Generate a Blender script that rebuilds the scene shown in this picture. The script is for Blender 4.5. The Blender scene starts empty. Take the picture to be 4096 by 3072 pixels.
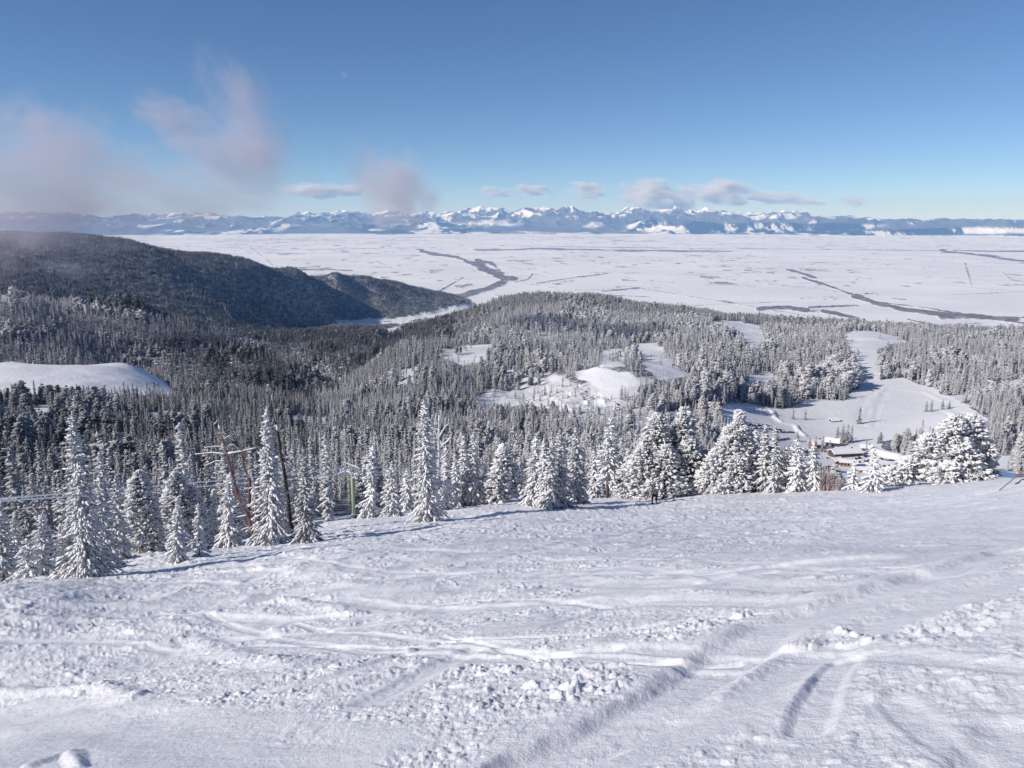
import bpy, math, random
import numpy as np
from mathutils import Vector
C = bpy.context.scene
COL = C.collection
R = math.radians
# ------------------------------------------------------------------ camera, sky, sun, exposure
W, H, F, PITCH = 1024.0, 768.0, 804.0, R(11.7)
cam_d = bpy.data.cameras.new('camera'); cam = bpy.data.objects.new('camera', cam_d); COL.objects.link(cam)
cam_d.sensor_width = 36.0; cam_d.lens = 36.0 * F / W
cam_d.clip_start = 0.3; cam_d.clip_end = 400000.0
cam.location = (0, 0, 0); cam.rotation_euler = (math.pi / 2 - PITCH, 0, 0)
C.camera = cam
C.view_settings.view_transform = 'Standard'; C.view_settings.look = 'None'
C.view_settings.exposure = 0.0; C.view_settings.gamma = 1.0
SUN_EL, SUN_AZ = R(29), R(-112)              # azimuth measured from +Y towards +X
world = bpy.data.worlds.new("World"); C.world = world; world.use_nodes = True
wn = world.node_tree.nodes; wl = world.node_tree.links
bg = wn['Background']; sky = wn.new('ShaderNodeTexSky'); sky.sky_type = 'NISHITA'
sky.sun_disc = False; sky.sun_elevation = SUN_EL; sky.sun_rotation = SUN_AZ
sky.altitude = 0; sky.air_density = 0.62; sky.dust_density = 0.0; sky.ozone_density = 6.0
wl.new(sky.outputs[0], bg.inputs[0]); bg.inputs[1].default_value = 0.102
sd = bpy.data.lights.new('sun', 'SUN'); sd.energy = 4.7; sd.angle = R(0.5); sd.color = (1.0, 0.955, 0.90)
sun = bpy.data.objects.new('sun', sd); COL.objects.link(sun)
SUND = Vector((math.sin(SUN_AZ) * math.cos(SUN_EL), math.cos(SUN_AZ) * math.cos(SUN_EL), math.sin(SUN_EL)))
sun.rotation_euler = SUND.to_track_quat('Z', 'Y').to_euler()
C.cycles.max_bounces = 6; C.cycles.volume_bounces = 3; C.cycles.diffuse_bounces = 3
C.cycles.transparent_max_bounces = 12
C.cycles.volume_step_rate = 1.0; C.cycles.volume_max_steps = 256

# ------------------------------------------------------------------ helpers
def tag(o, label=None, cat=None, group=None, kind=None):
    if label: o['label'] = label
    if cat: o['category'] = cat
    if group: o['group'] = group
    if kind: o['kind'] = kind
    return o
def mesh_from(name, V, Fq, mats=(), smooth=True, mat_index=None, attrs=None):
    """V (n,3); Fq: (m,3) or (m,4) int array, or a list of such arrays"""
    V = np.asarray(V, np.float32)
    if not isinstance(Fq, (list, tuple)): Fq = [Fq]
    Fq = [np.asarray(f, np.int32) for f in Fq if len(f)]
    me = bpy.data.meshes.new(name)
    me.vertices.add(len(V)); me.vertices.foreach_set('co', V.ravel())
    loops = np.concatenate([f.ravel() for f in Fq])
    tot = np.concatenate([np.full(len(f), f.shape[1], np.int32) for f in Fq])
    start = np.concatenate([[0], np.cumsum(tot)[:-1]]).astype(np.int32)
    me.loops.add(len(loops)); me.loops.foreach_set('vertex_index', loops)
    me.polygons.add(len(tot)); me.polygons.foreach_set('loop_start', start); me.polygons.foreach_set('loop_total', tot)
    me.polygons.foreach_set('use_smooth', np.full(len(tot), smooth, bool))
    for m in mats: me.materials.append(m)
    if mat_index is not None: me.polygons.foreach_set('material_index', np.asarray(mat_index, np.int32))
    for k, a in (attrs or {}).items():
        at = me.attributes.new(k, 'FLOAT', 'POINT'); at.data.foreach_set('value', np.asarray(a, np.float32))
    me.update(calc_edges=True); me.validate()
    return me
def link(name, me, parent=None, loc=(0, 0, 0)):
    o = bpy.data.objects.new(name, me); COL.objects.link(o); o.location = loc
    if parent: o.parent = parent
    return o
def empty(name, loc=(0, 0, 0), rz=0.0):
    o = bpy.data.objects.new(name, None); COL.objects.link(o); o.location = loc; o.rotation_euler = (0, 0, rz)
    o.empty_display_size = 0.3
    return o
def grid_faces(nr, nc):
    i = np.arange(nr - 1)[:, None] * nc + np.arange(nc - 1)[None, :]
    return np.stack([i, i + 1, i + nc + 1, i + nc], -1).reshape(-1, 4)
# --- noise
def h2(ix, iy, seed):
    a = (ix.astype(np.int64) * 374761393 + iy.astype(np.int64) * 668265263 + seed * 1442695041) & 0xffffffff
    a = ((a ^ (a >> 13)) * 1274126177) & 0xffffffff
    a = ((a ^ (a >> 15)) * 2246822519) & 0xffffffff
    return ((a ^ (a >> 16)) & 0xffffff) / float(0xffffff)
def vn(x, y, seed=0):
    ix = np.floor(x); iy = np.floor(y); fx = x - ix; fy = y - iy
    fx = fx * fx * fx * (fx * (fx * 6 - 15) + 10); fy = fy * fy * fy * (fy * (fy * 6 - 15) + 10)
    a = h2(ix, iy, seed); b = h2(ix + 1, iy, seed); c = h2(ix, iy + 1, seed); d = h2(ix + 1, iy + 1, seed)
    return (a * (1 - fx) + b * fx) * (1 - fy) + (c * (1 - fx) + d * fx) * fy
def fbm(x, y, o=4, seed=0, g=0.5):
    s = 0; a = 1.0; t = 0
    for k in range(o):
        s = s + a * (vn(x, y, seed + k * 17) * 2 - 1); t += a; a *= g
        x, y = x * 1.9 + y * 0.6 + 3.1, y * 1.9 - x * 0.6 + 7.7
    return s / t
def ridged(x, y, o=5, seed=0):
    s = 0; a = 1.0; t = 0; w = 1.0
    for k in range(o):
        n = 1 - np.abs(vn(x, y, seed + k * 31) * 2 - 1); n = n * n
        s = s + a * n * w; t += a; a *= 0.5; w = np.clip(n * 1.4, 0, 1)
        x, y = x * 1.8 + y * 0.8 + 5.2, y * 1.8 - x * 0.8 + 1.3
    return s / t
def chunks(x, y, cell, seed, prob, flat=0.8):
    """height field of rounded snow lumps scattered in cells"""
    gx = np.floor(x / cell); gy = np.floor(y / cell); out = np.zeros_like(x)
    for dx in (-1, 0, 1):
        for dy in (-1, 0, 1):
            cx = gx + dx; cy = gy + dy
            px = (cx + h2(cx, cy, seed)) * cell; py = (cy + h2(cx, cy, seed + 1)) * cell
            q = h2(cx, cy, seed + 2); rad = cell * (0.18 + 0.5 * h2(cx, cy, seed + 3) ** 2)
            e = 1 + 0.5 * (h2(cx, cy, seed + 4) - .5)
            d2 = ((x - px) ** 2 * e + (y - py) ** 2 / e) / (rad * rad)
            out = np.maximum(out, np.where((q < prob) & (d2 < 1), rad * flat * (1 - d2) ** 0.6, 0))
    return out
def sstep(a, b, x):
    t = np.clip((x - a) / (b - a), 0, 1); return t * t * (3 - 2 * t)
# --- picture ray <-> world
cp, sp = math.cos(PITCH), math.sin(PITCH)
def ray(u, v):
    u = np.asarray(u, float); v = np.asarray(v, float)
    a = (u - W / 2) / F; b = (H / 2 - v) / F
    dx, dy, dz = a, cp + b * sp, -sp + b * cp
    hh = np.hypot(dx, dy)
    return np.arctan2(dx, dy), -dz / hh              # azimuth, tangent of the angle below the horizon
def pix(x, y, z):
    fw = y * cp - z * sp; up = y * sp + z * cp
    fw = np.where(fw < 0.01, 0.01, fw)
    return W / 2 + F * x / fw, H / 2 - F * up / fw
def pos(u, v, r):
    az, t = ray(u, v); return Vector((r * math.sin(az), r * math.cos(az), -r * t))

# ------------------------------------------------------------------ the shape of the land
EYE = 1.65
colsets = {
 -220: [(40,600),(60,612),(100,600),(150,585),(220,560),(350,515),(600,460),(880,410),(1150,380),(1300,362),(1500,383),(1750,315),(1950,283),(2100,295),(2500,303)],
 0: [(28,600),(40,583),(60,596),(100,590),(150,573),(220,545),(350,505),(600,455),(800,420),(880,409),(1000,398),(1150,378),(1300,364),(1400,368),(1500,384),(1570,362),(1750,325),(1950,294),(2080,312),(2350,324)],
 128: [(30,590),(50,562),(66,555),(95,566),(150,556),(220,530),(350,495),(600,447),(800,415),(950,400),(1050,392),(1250,371),(1350,364),(1450,371),(1550,387),(1700,350),(1900,311),(2010,302),(2130,320),(2500,325)],
 205: [(30,580),(55,551),(68,549),(95,560),(150,548),(220,522),(350,485),(600,440),(900,407),(1100,398),(1200,398),(1330,402),(1500,380),(1700,350),(1900,326),(2020,343),(2400,338)],
 256: [(30,572),(55,547),(72,539),(100,550),(160,535),(230,505),(350,475),(600,435),(900,409),(1150,402),(1300,404),(1500,374),(1750,341),(1850,358),(2100,362),(2400,342)],
 335: [(30,556),(60,534),(86,523),(110,527),(150,521),(200,514),(280,492),(400,468),(600,440),(900,415),(1150,402),(1300,388),(1450,393),(1600,377),(2000,356),(2400,338)],
 400: [(30,551),(60,529),(95,513),(120,519),(200,508),(300,482),(450,462),(700,430),(900,408),(1200,373),(1400,350),(1600,358),(2000,351),(2400,337)],
 455: [(30,549),(60,524),(100,507),(130,515),(200,505),(350,475),(600,440),(850,405),(1100,375),(1350,350),(1550,338),(1800,342),(2400,328)],
 512: [(30,547),(60,520),(105,502),(135,512),(220,500),(380,468),(600,435),(850,405),(1000,385),(1200,362),(1500,338),(2000,316),(2600,301),(2800,297),(3100,306),(4000,330)],
 600: [(30,546),(60,518),(112,500),(140,510),(230,498),(400,465),(600,440),(850,414),(930,402),(1000,388),(1080,375),(1250,362),(1500,342),(2000,320),(2600,304),(2850,299),(3100,309),(4000,335)],
 700: [(30,545),(60,516),(118,496.5),(150,508),(260,498),(500,465),(700,440),(850,425),(950,402),(1100,380),(1300,362),(1500,345),(2000,325),(2500,316),(2800,312),(3100,322),(4000,340)],
 770: [(30,544),(60,515),(120,492),(150,505),(260,498),(600,472),(800,448),(950,425),(1050,407),(1200,385),(1500,357),(1900,338),(2400,325),(2800,321),(3100,332),(4000,342)],
 860: [(30,543),(60,511),(118,488.5),(150,505),(260,507),(500,497),(780,474),(850,458),(950,437),(1050,418),(1200,395),(1350,376),(1600,350),(2000,332),(2150,329),(2900,330),(3100,338),(4000,347)],
 930: [(30,540),(60,507),(112,484),(150,505),(300,500),(550,482),(780,462),(850,448),(1000,425),(1150,405),(1300,385),(1500,362),(1900,342),(2400,332),(2600,338),(4000,350)],
 1000: [(20,570),(30,540),(50,506),(75,479),(110,492),(200,495),(400,488),(650,465),(800,445),(1000,415),(1300,380),(1600,358),(2000,343),(2500,334),(2700,342),(4000,355)],
 1240: [(20,560),(30,520),(50,480),(75,452),(110,470),(200,480),(400,475),(650,460),(800,445),(1000,415),(1300,380),(1600,358),(2000,343),(2500,336),(2700,344),(4000,358)],
}
colsets[300] = [(1100,403),(1250,403.5),(1400,394),(1600,357),(1720,372),(2000,366),(2400,342)]
for u in (-220, -110, 0, 64, 128, 205, 256, 300, 335, 368, 400, 428, 455):
    ip = lambda ys: float(np.interp(u, [-220, 0, 46, 93, 171, 241, 287, 333, 380, 417, 455], ys))
    vc = ip([228, 235, 236, 238, 248, 261.6, 270, 277.5, 281, 289, 296.5]); rc = float(np.interp(u, [-220, 0, 128, 256, 335, 400, 455], [4300, 4500, 4700, 5400, 6300, 6700, 7000]))
    vf = float(np.interp(u, [-220, 0, 128, 205, 256, 300, 335, 400, 455], [303, 306, 318, 325, 331, 325, 317.5, 316, 303.5]))
    rf = float(np.interp(u, [-220, 0, 128, 205, 256, 300, 335, 400, 455], [2700, 2750, 2950, 3250, 3700, 4800, 5650, 5700, 6300]))
    L_ = [(rf, vf), (rf * .5 + rc * .5, vf * .42 + vc * .58), (rc * .96, vc + 1), (rc, vc), (rc * 1.06, vc + 6), (rc * 1.16, vc + 30)]
    if 320 < u < 440: L_ += [(3300, 332), (4300, 329), (4900, 326.5), (5150, 331), (5400, 327)]
    if u >= 440: L_ += [(2900, 316), (3200, 325), (4500, 332), (5400, 326), (6000, 318)]
    if u in (256, 300): L_ += [(3000, 335)]
    if u in colsets: colsets[u] = colsets[u] + L_
    else: colsets[u] = L_
pts = []
for u, lst in colsets.items():
    for r, v in lst:
        az, t = ray(u, v); pts.append((float(az), math.log(r), float(t) - EYE / r))
for az in np.linspace(-0.85, 0.85, 9):
    for r in (1.2, 4, 9, 17):
        k = 0.39 * math.cos(az) - 0.19 * math.sin(az)
        if r == 17: k = k * 0.7 + 0.3 * (0.4 - 0.12 * math.sin(az))
        pts.append((az, math.log(r), k))
P = np.array(pts); KA = 2.6
def tps_fit(P):
    X = np.c_[P[:, 0] * KA, P[:, 1]]; n = len(X)
    D = np.hypot(X[:, None, 0] - X[None, :, 0], X[:, None, 1] - X[None, :, 1])
    K = D * D * np.log(D + 1e-9) + np.eye(n) * 3e-6
    Q = np.c_[np.ones(n), X]
    A = np.block([[K, Q], [Q.T, np.zeros((3, 3))]])
    s = np.linalg.solve(A, np.r_[P[:, 2], np.zeros(3)])
    return X, s
TX, TS = tps_fit(P)
NA, NL = 360, 760
AZ0, AZ1, L0, L1 = -0.95, 0.95, math.log(1.0), math.log(9000)
ga = np.linspace(AZ0, AZ1, NA); gl = np.linspace(L0, L1, NL)
TAB = np.zeros((NA, NL))
for i, a in enumerate(ga):
    D = np.hypot(a * KA - TX[:, 0][None, :], gl[:, None] - TX[:, 1][None, :])
    TAB[i] = (D * D * np.log(D + 1e-9)) @ TS[:len(TX)] + TS[-3] + TS[-2] * a * KA + TS[-1] * gl
VALLEY = -700.0
def base_z(x, y):
    az = np.arctan2(x, y); r = np.hypot(x, y); l = np.log(np.maximum(r, 1.0))
    fa = np.clip((az - AZ0) / (AZ1 - AZ0) * (NA - 1), 0, NA - 1.001); fl = np.clip((l - L0) / (L1 - L0) * (NL - 1), 0, NL - 1.001)
    i = fa.astype(int); j = fl.astype(int); a = fa - i; b = fl - j
    s = (TAB[i, j] * (1 - a) + TAB[i + 1, j] * a) * (1 - b) + (TAB[i, j + 1] * (1 - a) + TAB[i + 1, j + 1] * a) * b
    z = -EYE - s * r
    far = sstep(4700, 6200, r) * sstep(-0.055, 0.0, az) + sstep(7500, 8300, r)
    return z - 260 * np.clip(far, 0, 1)
def poly_mask(u, v, poly):
    ins = np.zeros(u.shape, bool); n = len(poly)
    for i in range(n):
        x0, y0 = poly[i]; x1, y1 = poly[(i + 1) % n]
        if y0 == y1: continue
        ins ^= ((y0 > v) != (y1 > v)) & (u < (x1 - x0) * (v - y0) / (y1 - y0) + x0)
    return ins
def seg_dist(x, y, pl):
    d = np.full(x.shape, 1e9)
    for (ax, ay), (bx, by) in zip(pl[:-1], pl[1:]):
        vx, vy = bx - ax, by - ay; L = vx * vx + vy * vy + 1e-9
        t = np.clip(((x - ax) * vx + (y - ay) * vy) / L, 0, 1)
        d = np.minimum(d, np.hypot(x - ax - t * vx, y - ay - t * vy))
    return d
def z_np(x, y):
    x = np.asarray(x, float); y = np.asarray(y, float)
    z = base_z(x, y); r = np.hypot(x, y)
    amp = sstep(220, 700, r) * (1 - 0.75 * sstep(900, 960, r) * (1 - sstep(1400, 1500, r)) * sstep(0.28, 0.38, np.arctan2(x, y)))
    def hump(u0, v0, r0, s1, s2, h):
        a0 = float(ray(u0, v0)[0]); cx, cy = r0 * math.sin(a0), r0 * math.cos(a0)
        return h * np.exp(-((x - cx) / s1) ** 2 - ((y - cy) / s2) ** 2)
    z = z + hump(625, 385, 1060, 75, 130, 20) - hump(505, 395, 960, 75, 150, 26)
    q_ = [(lambda a0, r0: (r0 * math.sin(a0), r0 * math.cos(a0)))(float(ray(u0, 330)[0]), r0) for u0, r0 in ((-200, 2270), (0, 2270), (128, 2330), (205, 2260), (256, 2110), (300, 1960), (345, 1700), (405, 1690))]
    z = z - 70 * np.exp(-(seg_dist(x, y, q_) / 125) ** 2)
    z = z + amp * (5.0 * fbm(x / 110, y / 110, 4, 3)) + sstep(2200, 3500, r) * 26 * fbm(x / 420, y / 420, 4, 9)
    return z
def gz(x, y): return float(z_np(np.array([x]), np.array([y]))[0])
def ground_pixel(u, v, r0=2.0, r1=8000.0):
    """first ground point on the line of sight"""
    az, t = ray(u, v); rr = np.exp(np.linspace(math.log(r0), math.log(r1), 3000))
    x = rr * math.sin(az); y = rr * math.cos(az); e = -z_np(x, y) / rr
    k = np.nonzero(e < t)[0]
    k = k[0] if len(k) else int(np.argmin(e - t))
    return Vector((x[k], y[k], -e[k] * rr[k]))
def at_r(u, v, r):
    """ground point at range r in the direction of pixel column u"""
    az, t = ray(u, v); x, y = r * math.sin(az), r * math.cos(az); return Vector((x, y, gz(x, y)))

# ------------------------------------------------------------------ materials
def newmat(name, base=(0.5, 0.5, 0.5), rough=0.7, metal=0.0):
    m = bpy.data.materials.new(name); m.use_nodes = True
    b = m.node_tree.nodes['Principled BSDF']
    b.inputs['Base Color'].default_value = (*base, 1); b.inputs['Roughness'].default_value = rough
    b.inputs['Metallic'].default_value = metal; b.inputs['Specular IOR Level'].default_value = 0.25
    return m, m.node_tree.nodes, m.node_tree.links, b
def N(n, t, **kw):
    x = n.new(t)
    for k, v in kw.items(): setattr(x, k, v)
    return x
def math_(n, l, op, a, b=None, clamp=False):
    x = n.new('ShaderNodeMath'); x.operation = op; x.use_clamp = clamp
    for i, q in enumerate((a, b)):
        if q is None: continue
        if isinstance(q, (int, float)): x.inputs[i].default_value = q
        else: l.new(q, x.inputs[i])
    return x.outputs[0]
def mixc(n, l, f, a, b):
    x = n.new('ShaderNodeMix'); x.data_type = 'RGBA'
    for i, q in ((0, f), (6, a), (7, b)):
        if isinstance(q, (int, float)): x.inputs[i].default_value = q
        elif isinstance(q, tuple): x.inputs[i].default_value = (*q, 1) if len(q) == 3 else q
        else: l.new(q, x.inputs[i])
    return x.outputs[2]
def noise_(n, l, scale, detail=4, rough=0.6, vec=None):
    x = n.new('ShaderNodeTexNoise'); x.inputs['Scale'].default_value = scale
    x.inputs['Detail'].default_value = detail; x.inputs['Roughness'].default_value = rough
    if vec is None:
        g = n.new('ShaderNodeNewGeometry'); vec = g.outputs['Position']
    l.new(vec, x.inputs['Vector']); return x.outputs['Fac']
def ramp(n, l, f, a, b):
    x = n.new('ShaderNodeMapRange'); x.inputs[1].default_value = a; x.inputs[2].default_value = b; x.clamp = True
    l.new(f, x.inputs[0]); return x.outputs[0]
def bump(n, l, b, h, strength, dist):
    x = n.new('ShaderNodeBump'); x.inputs['Strength'].default_value = strength; x.inputs['Distance'].default_value = dist
    l.new(h, x.inputs['Height']); l.new(x.outputs[0], b.inputs['Normal'])
SNOW = (0.83, 0.82, 0.85)
# near snow
m_snow, n, l, b = newmat('snow', SNOW, 0.55)
f1 = noise_(n, l, 9, 6, 0.7); f2 = noise_(n, l, 60, 3, 0.7)
bump(n, l, b, math_(n, l, 'ADD', f1, math_(n, l, 'MULTIPLY', f2, 0.25)), 0.55, 0.05)
l.new(mixc(n, l, ramp(n, l, noise_(n, l, 0.35, 5, 0.6), .35, .65), (0.80, 0.79, 0.825), (0.86, 0.85, 0.87)), b.inputs['Base Color'])
# mountain ground: snow; under the woods, tree shade and low growth painted dark
m_land, n, l, b = newmat('mountain_ground', SNOW, 0.7)
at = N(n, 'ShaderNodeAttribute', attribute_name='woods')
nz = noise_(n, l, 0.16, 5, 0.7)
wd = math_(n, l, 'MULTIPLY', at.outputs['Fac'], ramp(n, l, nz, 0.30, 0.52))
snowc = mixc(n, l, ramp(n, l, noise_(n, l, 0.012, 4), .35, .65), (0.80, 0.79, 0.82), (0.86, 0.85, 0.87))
shade_and_growth = mixc(n, l, ramp(n, l, noise_(n, l, 0.05, 4, .7), .35, .65), (0.055, 0.06, 0.075), (0.17, 0.17, 0.19))
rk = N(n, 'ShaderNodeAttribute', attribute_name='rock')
c0 = mixc(n, l, wd, snowc, shade_and_growth)
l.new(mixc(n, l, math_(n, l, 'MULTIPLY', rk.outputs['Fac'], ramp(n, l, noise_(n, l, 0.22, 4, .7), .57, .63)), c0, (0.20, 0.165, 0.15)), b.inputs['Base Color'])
bump(n, l, b, nz, 0.5, 2.0)
# valley floor
m_valley, n, l, b = newmat('valley_snow', SNOW, 0.8)
at = N(n, 'ShaderNodeAttribute', attribute_name='woods')
nz = noise_(n, l, 0.006, 8, 0.8)
wd = ramp(n, l, math_(n, l, 'ADD', at.outputs['Fac'], math_(n, l, 'MULTIPLY', math_(n, l, 'SUBTRACT', nz, 0.5), 2.0)), 0.32, 0.98)
fld = mixc(n, l, ramp(n, l, noise_(n, l, 0.0009, 5, .6), .4, .6), (0.85, 0.83, 0.85), (0.94, 0.92, 0.925))
l.new(mixc(n, l, wd, fld, (0.21, 0.195, 0.21)), b.inputs['Base Color'])
# far range
m_range, n, l, b = newmat('range_snow_and_woods', SNOW, 0.9)
at = N(n, 'ShaderNodeAttribute', attribute_name='woods')
l.new(mixc(n, l, at.outputs['Fac'], (0.86, 0.86, 0.88), (0.035, 0.045, 0.06)), b.inputs['Base Color'])

def foliage_mat(name, dark, white, lo, hi, sc, bumpd, frk=1.6):
    m, n, l, b = newmat(name, (0.4, 0.4, 0.4), 0.8)
    g = N(n, 'ShaderNodeNewGeometry'); s = N(n, 'ShaderNodeSeparateXYZ'); l.new(g.outputs['Normal'], s.inputs[0])
    fr = N(n, 'ShaderNodeAttribute', attribute_name='frost_shade', attribute_type='INSTANCER')  # tree tone: frost, plus hillside shade painted into the far forest
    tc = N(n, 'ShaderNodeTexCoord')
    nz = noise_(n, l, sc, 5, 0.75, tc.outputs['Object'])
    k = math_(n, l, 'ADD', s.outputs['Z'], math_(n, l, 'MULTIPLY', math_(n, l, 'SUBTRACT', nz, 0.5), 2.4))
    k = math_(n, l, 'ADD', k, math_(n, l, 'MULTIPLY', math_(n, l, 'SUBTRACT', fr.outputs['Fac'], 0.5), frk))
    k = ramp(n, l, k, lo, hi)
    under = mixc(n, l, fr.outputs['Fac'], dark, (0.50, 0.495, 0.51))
    l.new(mixc(n, l, k, under, white), b.inputs['Base Color'])
    if bumpd: bump(n, l, b, nz, 0.8, bumpd)
    return m
m_fol = foliage_mat('snowy_needles', (0.045, 0.05, 0.045), (0.84, 0.835, 0.85), -0.75, 0.75, 5.0, 0.06)
m_far = foliage_mat('frosted_needles', (0.04, 0.045, 0.05), (0.60, 0.59, 0.605), -0.5, 1.3, 0.9, 0.0, 2.3)
def bark_mat(name, a, c, white=0.75):
    m, n, l, b = newmat(name, a, 0.9)
    g = N(n, 'ShaderNodeNewGeometry'); s = N(n, 'ShaderNodeSeparateXYZ'); l.new(g.outputs['Normal'], s.inputs[0])
    mp = N(n, 'ShaderNodeMapping'); mp.inputs['Scale'].default_value = (14, 14, 1.5)
    tc = N(n, 'ShaderNodeTexCoord'); l.new(tc.outputs['Object'], mp.inputs[0])
    nz = noise_(n, l, 1.0, 5, 0.7, mp.outputs[0])
    n2 = noise_(n, l, 4, 4, .7)
    k = ramp(n, l, math_(n, l, 'ADD', s.outputs['Z'], math_(n, l, 'MULTIPLY', n2, 0.9)), 0.55, 0.85)
    l.new(mixc(n, l, k, mixc(n, l, nz, a, c), (white, white, white * 1.02)), b.inputs['Base Color'])
    bump(n, l, b, nz, 0.7, 0.03)
    return m
m_bark = bark_mat('bark', (0.06, 0.045, 0.04), (0.17, 0.13, 0.115))
m_snagred = bark_mat('weathered_red_wood', (0.10, 0.05, 0.04), (0.30, 0.16, 0.12))
m_snaggrey = bark_mat('weathered_grey_wood', (0.12, 0.10, 0.10), (0.30, 0.27, 0.26), 0.82)
m_rime = bark_mat('rime_coated_wood', (0.45, 0.44, 0.45), (0.75, 0.75, 0.77), 0.85)

# ------------------------------------------------------------------ ground: near snow slope
def px_line(lst, r0=2, r1=170):
    return [tuple(ground_pixel(u * 1024 / 2212, v * 1024 / 2212, r0, r1)[:2]) for u, v in lst]
def build_slope():
    nc, nr = 1500, 860
    az = np.linspace(-0.80, 0.80, nc)
    rr = np.exp(np.linspace(math.log(2.2), math.log(185), nr))
    A, RR = np.meshgrid(az, rr); x = RR * np.sin(A); y = RR * np.cos(A)
    z = base_z(x, y)
    # broad swells, moguls and wind drift
    far = sstep(20, 60, RR)
    z += 0.12 * fbm(x / 5.5, y / 4.0, 3, 5) * sstep(4, 14, RR) + far * 0.35 * fbm(x / 11, y / 8, 3, 8)
    z += 0.05 * fbm(x / 1.3, y / 1.3, 4, 15) * (0.3 + sstep(6, 20, RR))
    # streaky skied-out surface, long across the fall line
    z += (0.025 + 0.08 * far) * (np.abs(fbm(x / 6.5 + y / 14, y / 1.1 - x / 9, 4, 21)) - 0.2) * sstep(8, 22, RR)
    left = sstep(0.1, -0.5, A)
    z += left * sstep(12, 22, RR) * 0.18 * (ridged(x / 3.2, y / 2.2, 3, 4) - .4)
    # skied curves: a scraped trough with a berm of pushed snow on one side
    smooth = np.zeros_like(x); rough = np.zeros_like(x)
    tracks = [
        ([(1120,1659),(1400,1545),(1545,1440),(1640,1366),(1740,1322),(1900,1280),(2010,1238),(2212,1180)], .34, .13, .03),
        ([(1180,1680),(1440,1590),(1620,1500),(1760,1410),(1900,1345),(2212,1240)], .24, .08, .03),
        ([(1745,1575),(1770,1510),(1800,1450),(1830,1420)], .13, .07, .05),
        ([(560,1500),(700,1470),(850,1420),(960,1388)], .16, .07, .07),
        ([(800,1510),(900,1460),(1010,1408)], .18, .06, .03),
        ([(640,1350),(800,1368),(950,1385),(1100,1392)], .12, .05, .07),
        ([(1300,1400),(1600,1410),(1900,1415),(2212,1445)], .16, .05, .03),
        ([(1930,1520),(1990,1570),(2060,1620),(2140,1659)], .12, .03, .16),
        ([(2160,1659),(2170,1610),(2212,1570)], .2, .07, .04),
        ([(0,1545),(160,1545),(330,1580),(520,1600),(700,1640)], .5, .05, .0),
        ([(330,1260),(420,1250),(520,1262),(560,1240)], .3, .09, .10),
        ([(520,1300),(700,1270),(860,1240),(1000,1235)], .3, .08, .1),
        ([(545,1228),(520,1205),(600,1185),(690,1182)], .35, .08, .14),
        ([(760,1225),(735,1210),(800,1190),(900,1186),(990,1190)], .35, .08, .14),
        ([(760,1300),(1000,1310),(1300,1290),(1700,1300)], .3, .07, .08),
        ([(820,1232),(1000,1200),(1300,1180),(1700,1150)], .5, .10, .12),
        ([(1000,1180),(1400,1150),(1800,1120),(2100,1090)], .6, .10, .12),
        ([(1500,1240),(1700,1215),(1900,1200)], .35, .08, .08),
        ([(1250,1250),(1500,1262),(1800,1262)], .35, .07, .10),
        ([(350,1330),(600,1340),(800,1330)], .25, .06, .08),
    ]
    tr_rng = np.random.default_rng(5)
    for k in range(18):
        u0, v0 = tr_rng.uniform(-200, 1500), tr_rng.uniform(1170, 1400); L_ = tr_rng.uniform(500, 1100); sl = tr_rng.uniform(-.28, .10); cu = tr_rng.uniform(-50, 50)
        tracks.append(([(u0 + L_ * t, v0 + L_ * t * sl + cu * 4 * t * (1 - t)) for t in (0, .2, .4, .6, .8, 1)], tr_rng.uniform(.06, .16) * (1.8 if v0 < 1280 else 1), .05, .022))
    for ti, (pl, w, dep, berm) in enumerate(tracks):
        q = px_line(pl)
        k = [(q[i][0] * (1 - t) + q[i + 1][0] * t, q[i][1] * (1 - t) + q[i + 1][1] * t) for i in range(len(q) - 1) for t in (0, .5)] + [q[-1]]
        q = [k[0]] + [tuple((k[i - 1][c] + 2 * k[i][c] + k[i + 1][c]) / 4 for c in (0, 1)) for i in range(1, len(k) - 1)] + [k[-1]]
        wob = 1 + 0.35 * fbm(x / .8, y / .8, 3, 61)
        d = seg_dist(x, y, q) / (w * wob)
        d2 = seg_dist(x + w * 0.25, y - w * 1.5, q) / (w * 0.8 * wob)
        tr = (1 - sstep(.55, 1.25, d)) * (1.15 if ti == 0 else .8) * (.7 + .6 * vn(x / 1.1, y / 1.1, 313)) if ti in (0, 2, 3) else 1 - sstep(.4, 1.4, d)
        z -= .55 * dep * tr
        z += .20 * berm * (1 - sstep(0.1, 1.1, d2)) * (1 - tr) * (0.6 + 0.8 * vn(x / .5, y / .5, 77))
        smooth = np.maximum(smooth, 1 - sstep(.9, 2.1, d))
        rough = np.maximum(rough, (1 - sstep(0.5, 1.6, d2)) * 0.25)
    # pushed-up banks of clods, lower left
    def bank(pl, w, h):
        nonlocal z, rough
        q = px_line(pl); d = seg_dist(x, y, q) / (w * (1 + .4 * fbm(x / .6, y / .6, 3, 44)))
        bk = (1 - sstep(0, 1, d)); z += .5 * h * bk; rough = np.maximum(rough, sstep(0.05, .4, bk))
    bank([(-60,1502),(0,1500),(120,1490),(230,1488),(290,1515)], .42, .17)
    bank([(290,1400),(420,1380),(520,1420),(640,1440)], .5, .13)
    bank([(600,1300),(700,1310),(760,1330)], .5, .12)
    bank([(690,1500),(760,1480),(850,1450)], .18, .09)
    bank([(60,1659),(150,1625),(170,1659)], .14, .10)
    bank([(1720,1395),(1800,1370),(1860,1385)], .22, .06)
    bank([(440,1230),(640,1222)], .5, .16)
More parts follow.
